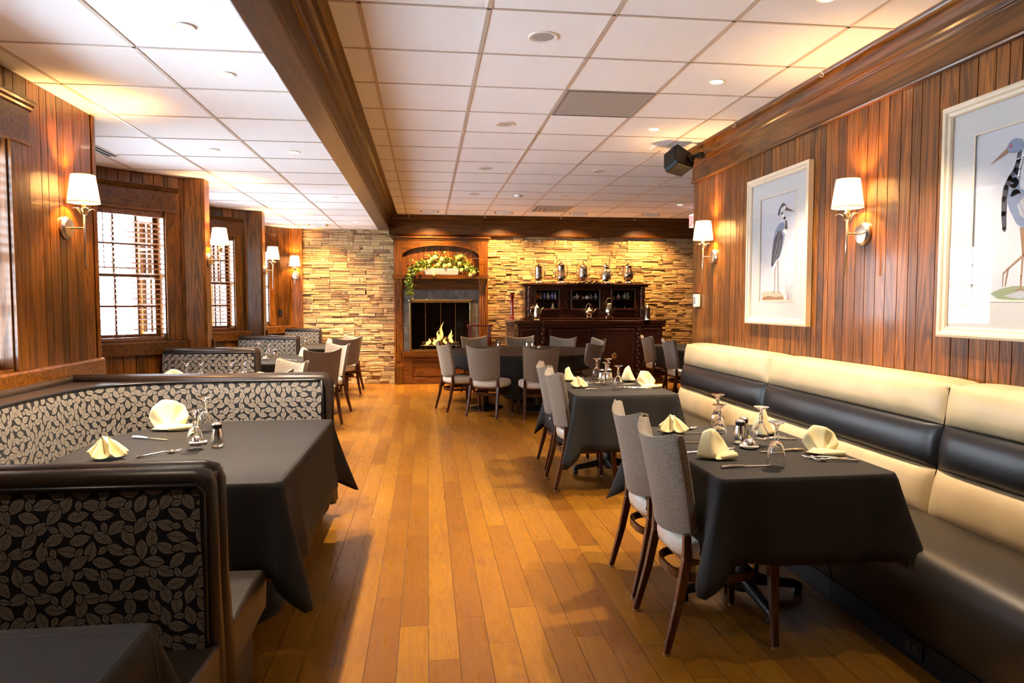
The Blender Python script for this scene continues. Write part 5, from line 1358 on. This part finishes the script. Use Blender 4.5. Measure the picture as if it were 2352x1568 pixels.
def straight_booth(name_lb, yc, x0, x1, ztop, front=True, back=True, seat_front=True, seat_back=True, lean=.02, thick=.17, sd=.48, xsb=None):
    """a divider back running along x with seats on either side; the end panel looks to +x"""
    t = empty('booth_bench', ((x0+x1)/2, yc, 0), label=name_lb, cat='booth bench', group='leaf patterned booth benches')
    T = Matrix.Translation((-(x0+x1)/2, -yc, 0)); h = thick/2
    b = MB(); b.T = T; b.prism([(yc-h-lean+.004,.04),(yc+h+lean-.004,.04),(yc+h-.004,ztop-.03),(yc-h+.004,ztop-.03)], x0, x1-.03, 'x'); b.build('core', M['brownv'], t)
    nX = 24
    if front:
        path = [(x0+(x1-.045-x0)*i/nX, yc-h) for i in range(nX+1)]
        o = strip('patterned_panel', path, .12, ztop-.045, M['leaf'], None, lean, .012); o.parent = t; o.matrix_parent_inverse = T
    if back:
        path = [(x1-.045-(x1-.045-x0)*i/nX, yc+h) for i in range(nX+1)]
        o = strip('patterned_panel', path, .42, ztop-.045, M['leaf'], None, lean, .012, du=3.3); o.parent = t; o.matrix_parent_inverse = T
    r = .034; zt = ztop-.034
    for s_ in (-1, 1):
        b = MB(); b.T = T; yy = yc+s_*(h-.032); yb = yc+s_*(h+lean-.035)
        cr = .03
        roll(b, [(x0,yy,zt),(x1-.075,yy,zt),(x1-.055,yy,zt-.004),(x1-.048,yy,zt-.022),(x1-.045,yy,zt-.3),(x1-.02,yb,.06)], r)
        b.build('edge_roll', M['brownv'], t, smooth=True)
    b = MB(); b.T = T; yy = yc-h-.002; b.tube([(x0,yy,ztop-.050),(x1-.060,yy,ztop-.050),(x1-.046,yy-.002,ztop-.07),(x1-.040,yy-lean-.002,.08)], .009, 8); b.build('welt', M['blackv'], t, smooth=True)
    def seat(s_, nm):
        ya = yc+s_*(h-.01); ye = yc+s_*(h+sd)
        b = MB(); b.T = T; y0, y1 = min(ya, ye), max(ya, ye)
        P = [(ya,.30),(ya,.46),(yc+s_*(h+sd*.6),.475),(yc+s_*(h+sd-.05),.470),(ye,.44),(ye+s_*.008,.40),(ye-s_*.01,.31)]
        xs = xsb if (xsb and s_ > 0) else x0; b.prism(P, xs, x1-.01, 'x'); b.build('seat', M['seatv'], t, smooth=50, bevel=.012, seg=3)
        b = MB(); b.T = T; b.box(xs, x1-.05, min(ya, ye-s_*.06), max(ya, ye-s_*.06), 0, .30); b.build('seat_base', M['brownv'], t)
    if seat_front: seat(-1, 0)
    if seat_back: seat(1, 1)
    return t
straight_booth('leaf patterned booth bench in the left foreground, its end panel at the aisle', 2.17, -2.30, -.60, .985, back=True, seat_front=True, lean=.015, thick=.15, sd=.46)
# near booth with a curved back running along the window wall
t = empty('booth_bench', (-1.4,4.85,0), label='long curved leaf patterned booth bench behind the near left table', cat='booth bench', group='leaf patterned booth benches')
T = Matrix.Translation((1.4,-4.85,0))
path = [(-2.10,2.26),(-2.105,2.7),(-2.11,3.2),(-2.11,3.7),(-2.10,4.1),(-2.075,4.36),(-2.02,4.53),(-1.93,4.64),(-1.80,4.71),(-1.6,4.755),(-1.3,4.78),(-1.0,4.79),(-.85,4.79),(-.70,4.79)]
fine = []
for a, c_ in zip(path, path[1:]):
    for k_ in range(3): fine.append((a[0]+(c_[0]-a[0])*k_/3, a[1]+(c_[1]-a[1])*k_/3))
fine.append(path[-1])
o = strip('patterned_panel', fine, .42, .945, M['leaf'], None, .05, .02, 8); o.parent = t; o.matrix_parent_inverse = T
b = MB(); b.T = T
top = [(p[0], p[1], .945) for p in fine]
# ledge between panel top and wall
outer = []
for p in fine:
    if p[1] < 4.4: outer.append((-2.31, p[1], .955))
    else:
        u = min(1, max(0, (p[0]+2.07)/.4)); outer.append((max(-2.31, p[0]-.25*(1-u)), 4.80+.03*min(1,u*2)+.0*u, .955))
n = len(fine); b.add([(q[0],q[1],.950) for q in fine]+outer, [(i, i+1, n+i+1, n+i) for i in range(n-1)])
b.build('ledge', M['brownv'], t)
b = MB(); b.T = T; b.tube([(p[0], p[1]+.0, .948) for p in fine], .010, 8); b.tube([(-.70,4.785,.948),(-.695,4.775,.80),(-.69,4.745,.42)], .010, 8); b.build('welt', M['blackv'], t, smooth=True)
for dy in (0, 1):
    b = MB(); b.T = T; yy = 4.835+.085*dy
    roll(b, [(-2.32,yy,.955),(-.70,yy,.955),(-.680,yy,.950),(-.674,yy,.93),(-.675,yy,.6),(-.655,yy-.0,.10)], .036); b.build('edge_roll', M['brownv'], t, smooth=True)
b = MB(); b.T = T; roll(b, [(-2.285,2.3,.965),(-2.285,4.85,.965)], .026); b.build('edge_roll', M['brownv'], t, smooth=True)
b = MB(); b.T = T; b.box(-2.31,-.70,4.81,4.95,.05,.93); b.box(-2.31,-2.16,2.27,4.85,.05,.93); b.build('core', M['brownv'], t)
path2 = [(-.72-(1.55)*i/12, 4.96) for i in range(13)]
o = strip('patterned_panel', path2, .42, .93, M['leaf'], None, .02, .012); o.parent = t; o.matrix_parent_inverse = T
b = MB(); b.T = T
b.prism([(4.26,.31),(4.245,.40),(4.255,.44),(4.32,.468),(4.80,.475),(4.80,.31)], -2.10, -.72, 'x'); b.build('seat', M['seatv'], t, smooth=50, bevel=.012, seg=3)
b = MB(); b.T = T; b.prism([(-2.12,.475),(-1.70,.468),(-1.64,.44),(-1.63,.40),(-1.65,.31),(-2.12,.31)], 2.72, 4.27, 'y'); b.build('seat', M['seatv'], t, smooth=50, bevel=.012, seg=3)
b = MB(); b.T = T; b.box(-2.10,-.77,4.33,4.80,0,.31); b.box(-2.10,-1.72,2.72,4.4,0,.31); b.build('seat_base', M['brownv'], t)
# the dividers of the farther booths
straight_booth('leaf patterned booth divider in front of the first oak pillar, bluish in the window light', 7.66, -2.70, -1.74, 1.00, thick=.16, sd=.42, xsb=-2.34)
straight_booth('leaf patterned booth divider in front of the second oak pillar', 10.36, -2.64, -1.80, 1.005, thick=.16, sd=.42, xsb=-2.34)
straight_booth('farthest leaf patterned booth bench against the stone wall', 12.72, -2.46, -1.83, 1.03, back=False, seat_back=False, thick=.14, sd=.42)

# ================================================================== TABLEWARE
def make_goblet():
    b = MB()
    P = [(.0005,.112),(.010,.106),(.020,.095),(.029,.078),(.0345,.055),(.036,.035),(.0345,.012),(.0335,.001),(.0352,0),(.0362,.012),(.0378,.035),(.0364,.056),(.031,.080),(.023,.098),(.013,.110),(.008,.120),(.0085,.128),(.011,.133),(.0095,.138),(.0075,.150),(.0075,.165),(.011,.176),(.022,.184),(.0345,.189),(.036,.191),(.0355,.1925),(.0005,.1925)]
    b.lathe(P, n=28); o = b.build('goblet', M['glass'], smooth=50); return tag(o, 'x', 'glass', 'upside-down water goblets')
def make_shaker():
    t = empty('salt_shaker', label='x', cat='shaker', group='salt and pepper shakers')
    b = MB(); b.lathe([(.0,0),(.024,0),(.0265,.006),(.027,.018),(.0,.018)], n=20); b.build('glass_base', M['glass'], t, smooth=40)
    b = MB(); b.lathe([(.0275,.016),(.0285,.03),(.0265,.055),(.021,.08),(.0195,.092)], n=24); b.build('body', M['steel'], t, smooth=50)
    b = MB(); b.lathe([(.0205,.088),(.022,.098),(.0245,.108)], n=24); b.build('collar', M['blackcollar'], t, smooth=50)
    b = MB(); b.lathe([(.0248,.107),(.023,.112),(.014,.117),(0,.118)], n=24); b.build('cap', M['steel'], t, smooth=50)
    return t
def make_dome():
    t = empty('butter_dish', label='x', cat='butter dish')
    b = MB(); b.lathe([(.0,0),(.026,0),(.030,.004),(.044,.009),(.045,.012),(.036,.010),(0,.008)], n=28); b.build('saucer', M['porcelain'], t, smooth=50)
    b = MB(); b.sphere((0,0,.012), .033, .033, .036, 24, 10, z0=0); b.build('dome', M['steel'], t, smooth=True)
    b = MB(); b.lathe([(.004,.046),(.003,.052)], n=10); b.sphere((0,0,.055), .007, .007, .004, 10, 6); b.build('knob', M['yellow'], t, smooth=True)
    return t
def make_napkin(v):
    """folded cloth napkin standing in soft creased facets on a flat folded base"""
    b = MB()
    if v == 0:
        # low star: lobes with ridges round an off-centre peak
        pk = [(-.020,.012,.105),(.006,.020,.098)]
        n = 7; ring = []; rs = random.Random(3)
        for i in range(n):
            a = 2*PI*i/n+.3; r_ = (.100,.080,.105,.088,.110,.078,.095)[i]
            ring.append((r_*math.cos(a), r_*math.sin(a), (.020,.034,.016,.040,.022,.030,.018)[i]))
            a += PI/n; ring.append((.048*math.cos(a), .048*math.sin(a), .008))
        mid = [(.52*p[0]-.004, .52*p[1]+.006, (.070 if i % 2 == 0 else .026)) for i, p in enumerate(ring)]
        vs = pk+mid+ring; m = len(ring); fs = [(0,1,2)]
        for i in range(m):
            i2 = (i+1) % m; top = 1 if math.cos(2*PI*i/m+.3) > 0 else 0; top2 = 1 if math.cos(2*PI*i2/m+.3) > 0 else 0
            fs.append((top, 2+i, 2+i2)); fs.append((2+i, 2+m+i, 2+m+i2, 2+i2))
            if top != top2: fs.append((top, top2, 2+i2))
        fs[0] = (1,0,2)
        b.add(vs, fs[1:])
    elif v == 1:
        # tall leaning sail with a side wing and a rolled front flap
        vs = [(-.010,-.060,.008),(-.085,.005,.012),(-.045,.022,.132),(-.005,.004,.150),(.040,.030,.118),(.078,.030,.062),(.100,.010,.014),(.010,.080,.010),(-.030,-.020,.070),(.045,-.022,.030),(-.065,.015,.060),(.03,.01,.07)]
        b.add(vs, [(0,8,10,1),(8,3,2,10),(0,11,3,8),(11,5,4,3),(0,9,5,11),(9,6,5),(1,10,2,7),(2,3,4,7),(4,5,6,7)])
        b.add([(-.02,-.065,.005),(.05,-.055,.007),(.098,-.030,.016),(.094,.002,.034),(.045,-.018,.040),(-.005,-.045,.020)], [(0,1,5),(1,4,5),(1,2,3,4)])
        b.tube([(.02,-.05,.012),(.06,-.045,.018),(.100,-.035,.020)], [.008,.014,.016], 8)
        b.tube([(.03,-.01,.012),(.075,.012,.018),(.115,.030,.018)], [.008,.014,.013], 8)
    else:
        # broad fan of pleats, folded edge at the top, roll along the base
        A = [172,150,126,100,76,52,28,8]; Rr = [.070,.112,.140,.155,.150,.142,.118,.085]; yy = [.0,.030,-.006,.032,-.010,.026,-.008,.015]
        o0 = (-.010,-.030,.006); vs = [o0]; fs = []
        for sc_ in (.5, .96, 1.0):
            for a, r_, y in zip(A, Rr, yy): vs.append((o0[0]+r_*sc_*math.cos(R(a)), y*sc_+.05*sc_*math.sin(R(a))+(.012 if sc_ == 1.0 else 0), .008+r_*sc_*math.sin(R(a))))
        n = len(A)
        for i in range(n-1): fs.append((0,1+i,2+i)); fs.append((1+i,1+n+i,2+n+i,2+i)); fs.append((1+n+i,1+2*n+i,2+2*n+i,2+n+i))
        b.add(vs, fs)
        b.add([(-.095,-.02,.012),(-.010,-.055,.008),(.095,-.050,.012),(.105,.01,.022),(.02,-.02,.040),(-.06,.01,.040),(.0,.07,.006),(-.10,.04,.010)], [(0,1,4,5),(1,2,3,4),(5,4,3,6),(0,5,6,7)])
        b.tube([(-.02,-.055,.014),(.05,-.058,.017),(.108,-.045,.018)], [.008,.015,.017], 8)
    o = b.build('cloth_napkin', M['napkin'], smooth=True, solid=.003, sub=2)
    cr = o.data.attributes.new('crease_edge', 'FLOAT', 'EDGE')
    for e in range(len(o.data.edges)): cr.data[e].value = .45
    return tag(o, 'x', 'napkin', 'folded yellow napkins')
def make_knife():
    b = MB(); b.tube([(-.10,0,.006),(-.06,0,.007),(.0,0,.006)], [.006,.007,.005], 8, flat=1.3)
    b.add([(0,-.004,.007),(.06,-.008,.006),(.115,-.007,.005),(.125,.0,.005),(.115,.005,.005),(0,.005,.007),(0,-.004,.004),(.06,-.008,.003),(.115,-.007,.003),(.125,0,.003),(.115,.005,.003),(0,.005,.004)], [(0,1,2,3,4,5),(11,10,9,8,7,6),(0,6,7,1),(1,7,8,2),(2,8,9,3),(3,9,10,4),(4,10,11,5),(5,11,6,0)])
    return tag(b.build('table_knife', M['steel'], smooth=40), 'x', 'cutlery', 'table knives')
def make_fork():
    b = MB(); b.tube([(-.10,0,.005),(-.05,0,.008),(.02,0,.012),(.045,0,.006)], [.005,.004,.003,.006], 8, flat=1.5)
    b.tube([(.04,0,.006),(.052,0,.005),(.062,0,.006)], [.007,.010,.010], 8, flat=1.1)
    for k_ in range(4): y = -.0085+.0057*k_; b.tube([(.058,y,.006),(.08,y,.009),(.10,y,.014)], [.0018,.0016,.001], 5)
    return tag(b.build('table_fork', M['steel'], smooth=True), 'x', 'cutlery', 'table forks')
gob, shk, dom, knf, frk = make_goblet(), make_shaker(), make_dome(), make_knife(), make_fork()
nap = [make_napkin(v) for v in range(3)]
Z = TZ+.0015
def G(x, y, lb): place(gob, USED, (x,y,Z), random.uniform(0,6), lb)
def S(x, y, lb): place(shk, USED, (x,y,Z), 0, lb)
def D(x, y, lb): place(dom, USED, (x,y,Z), 0, lb)
def NP(v, x, y, rz, lb, s=1.0): place(nap[v], USED, (x,y,Z), R(rz), lb, scale=(s,s,s))
def KN(x, y, rz, lb): place(knf, USED, (x,y,Z), R(rz), lb)
def FK(x, y, rz, lb): place(frk, USED, (x,y,Z), R(rz), lb)
# front right table
G(1.475,2.80,'upside-down goblet closest to the camera on the front right table')
G(1.445,3.315,'upside-down goblet left of the steel shakers on the front right table')
G(1.615,3.22,'upside-down goblet right of the butter dish on the front right table')
G(1.60,3.70,'farthest upside-down goblet at the back of the front right table')
S(1.545,3.30,'steel shaker with black collar, front one of the pair on the front right table')
S(1.60,3.375,'steel shaker half hidden behind its twin on the front right table')
D(1.535,3.175,'small steel butter dome on white saucer, front right table')
NP(1,1.27,2.98,0,'tall pointed cream napkin by the near chair on the front right table',.95)
NP(0,1.31,3.60,-20,'yellow star-like napkin by the second chair on the front right table',.95)
NP(2,1.81,3.0,-15,'large cream fan napkin on the banquette side of the front right table, nearest',.78)
NP(1,1.78,3.50,60,'cream napkin behind the goblets at the far banquette side of the front right table')
KN(1.33,2.80,2,'knife under the pointed napkin at the near edge of the front right table')
KN(1.24,3.33,-4,'knife between the two chairs on the front right table')
FK(1.24,3.08,0,'fork left of the pointed napkin on the front right table'); FK(1.37,3.10,35,'fork sticking out behind the pointed napkin')
FK(1.78,2.86,170,'front fork of the pair by the large fan napkin'); FK(1.76,2.905,165,'rear fork of the pair by the large fan napkin')
KN(1.66,3.08,185,'knife pointing at the large fan napkin'); KN(1.48,3.56,180,'knife behind the goblets on the front right table')
FK(1.40,3.66,30,'fork beside the yellow star napkin, right one'); FK(1.33,3.70,30,'fork beside the yellow star napkin, left one')
FK(1.76,3.34,175,'fork in front of the far cream napkin'); KN(1.72,3.38,175,'knife in front of the far cream napkin')
# second right table
G(1.54,5.52,'upside-down goblet closest to the camera on the second right table')
G(1.52,5.83,'upside-down goblet in front of the steel shakers on the second right table')
G(1.545,6.27,'upside-down goblet at the left rear of the second right table')
G(1.64,6.22,'upside-down goblet behind the shakers on the second right table')
S(1.525,6.00,'steel shaker on the second right table, left one'); S(1.60,6.03,'steel shaker on the second right table, right one')
NP(0,1.25,5.66,0,'yellow napkin by the near chair on the second right table',.9); NP(1,1.27,6.15,40,'pale napkin by the far chair on the second right table',.9)
NP(1,1.79,6.05,90,'tall cream napkin at the rear bench side of the second right table'); NP(2,1.82,5.58,20,'cream napkin at the near bench side of the second right table',.85)
KN(1.36,5.50,2,'knife at the near edge of the second right table'); KN(1.66,5.78,180,'knife near the bench side of the second right table')
FK(1.40,5.88,20,'fork left of the shakers on the second right table'); FK(1.72,5.50,170,'front fork at the bench side of the second right table'); FK(1.66,5.56,165,'rear fork at the bench side of the second right table')
FK(1.36,6.25,40,'fork by the pale napkin on the second right table'); KN(1.40,5.98,2,'knife beyond the yellow napkin on the second right table')
# round table
S(1.09,10.62,'single steel shaker left of centre on the round table'); S(1.545,10.72,'steel shaker on the round table, left of the pair'); S(1.63,10.72,'steel shaker on the round table, right of the pair')
D(1.72,10.66,'butter dome beside the pair of shakers on the round table')
# near left booth table
G(-1.10,3.47,'upside-down goblet in front of the butter dome on the near booth table'); G(-1.20,3.95,'upside-down goblet behind the near one on the near booth table')
S(-1.015,3.53,'large steel shaker with black collar on the near booth table'); D(-1.13,3.60,'steel butter dome behind the goblet on the near booth table')
NP(2,-1.40,4.02,20,'large yellow fan napkin on the near booth table'); NP(0,-1.42,3.30,30,'pale yellow napkin partly hidden by the front booth back')
KN(-1.42,3.76,-25,'knife in front of the fan napkin on the near booth table'); FK(-1.22,3.36,40,'fork beside the pale napkin on the near booth table')
# bay tables
G(-2.02,6.2,'left goblet on the table of the nearest window bay'); G(-1.92,6.25,'second goblet on the table of the nearest window bay')
G(-1.66,6.2,'third goblet from the left on the table of the nearest window bay'); G(-1.57,6.28,'right goblet on the table of the nearest window bay')
S(-1.78,6.05,'left shaker seen over the near booth back'); S(-1.71,6.07,'right shaker seen over the near booth back')
NP(2,-2.10,6.1,0,'overexposed white napkin on the nearest bay table',.9); NP(2,-1.35,5.95,10,'white napkin beside the poking chair on the nearest bay table',.8)
G(-2.17,9.40,'left upside-down goblet on the middle bay table'); G(-1.98,9.12,'right upside-down goblet on the middle bay table')
S(-1.90,9.12,'steel shaker on the middle bay table'); NP(0,-2.30,9.50,0,'yellow napkin behind the left goblet on the middle bay table'); D(-1.98,8.95,'butter dome by the goblet on the middle bay table')
FK(-1.70,8.80,140,'left fork on the middle bay table'); FK(-1.64,8.76,140,'right fork on the middle bay table'); NP(1,-1.58,9.30,0,'white napkin beside the woven chair on the middle bay table',.9)
S(-2.02,12.1,'steel shaker on the last bay table'); D(-2.12,12.05,'butter dome on the last bay table'); NP(1,-1.60,11.9,0,'white napkin on the last bay table between two chairs',.8)
for o in (gob, shk, dom, knf, frk, *nap):
    pass
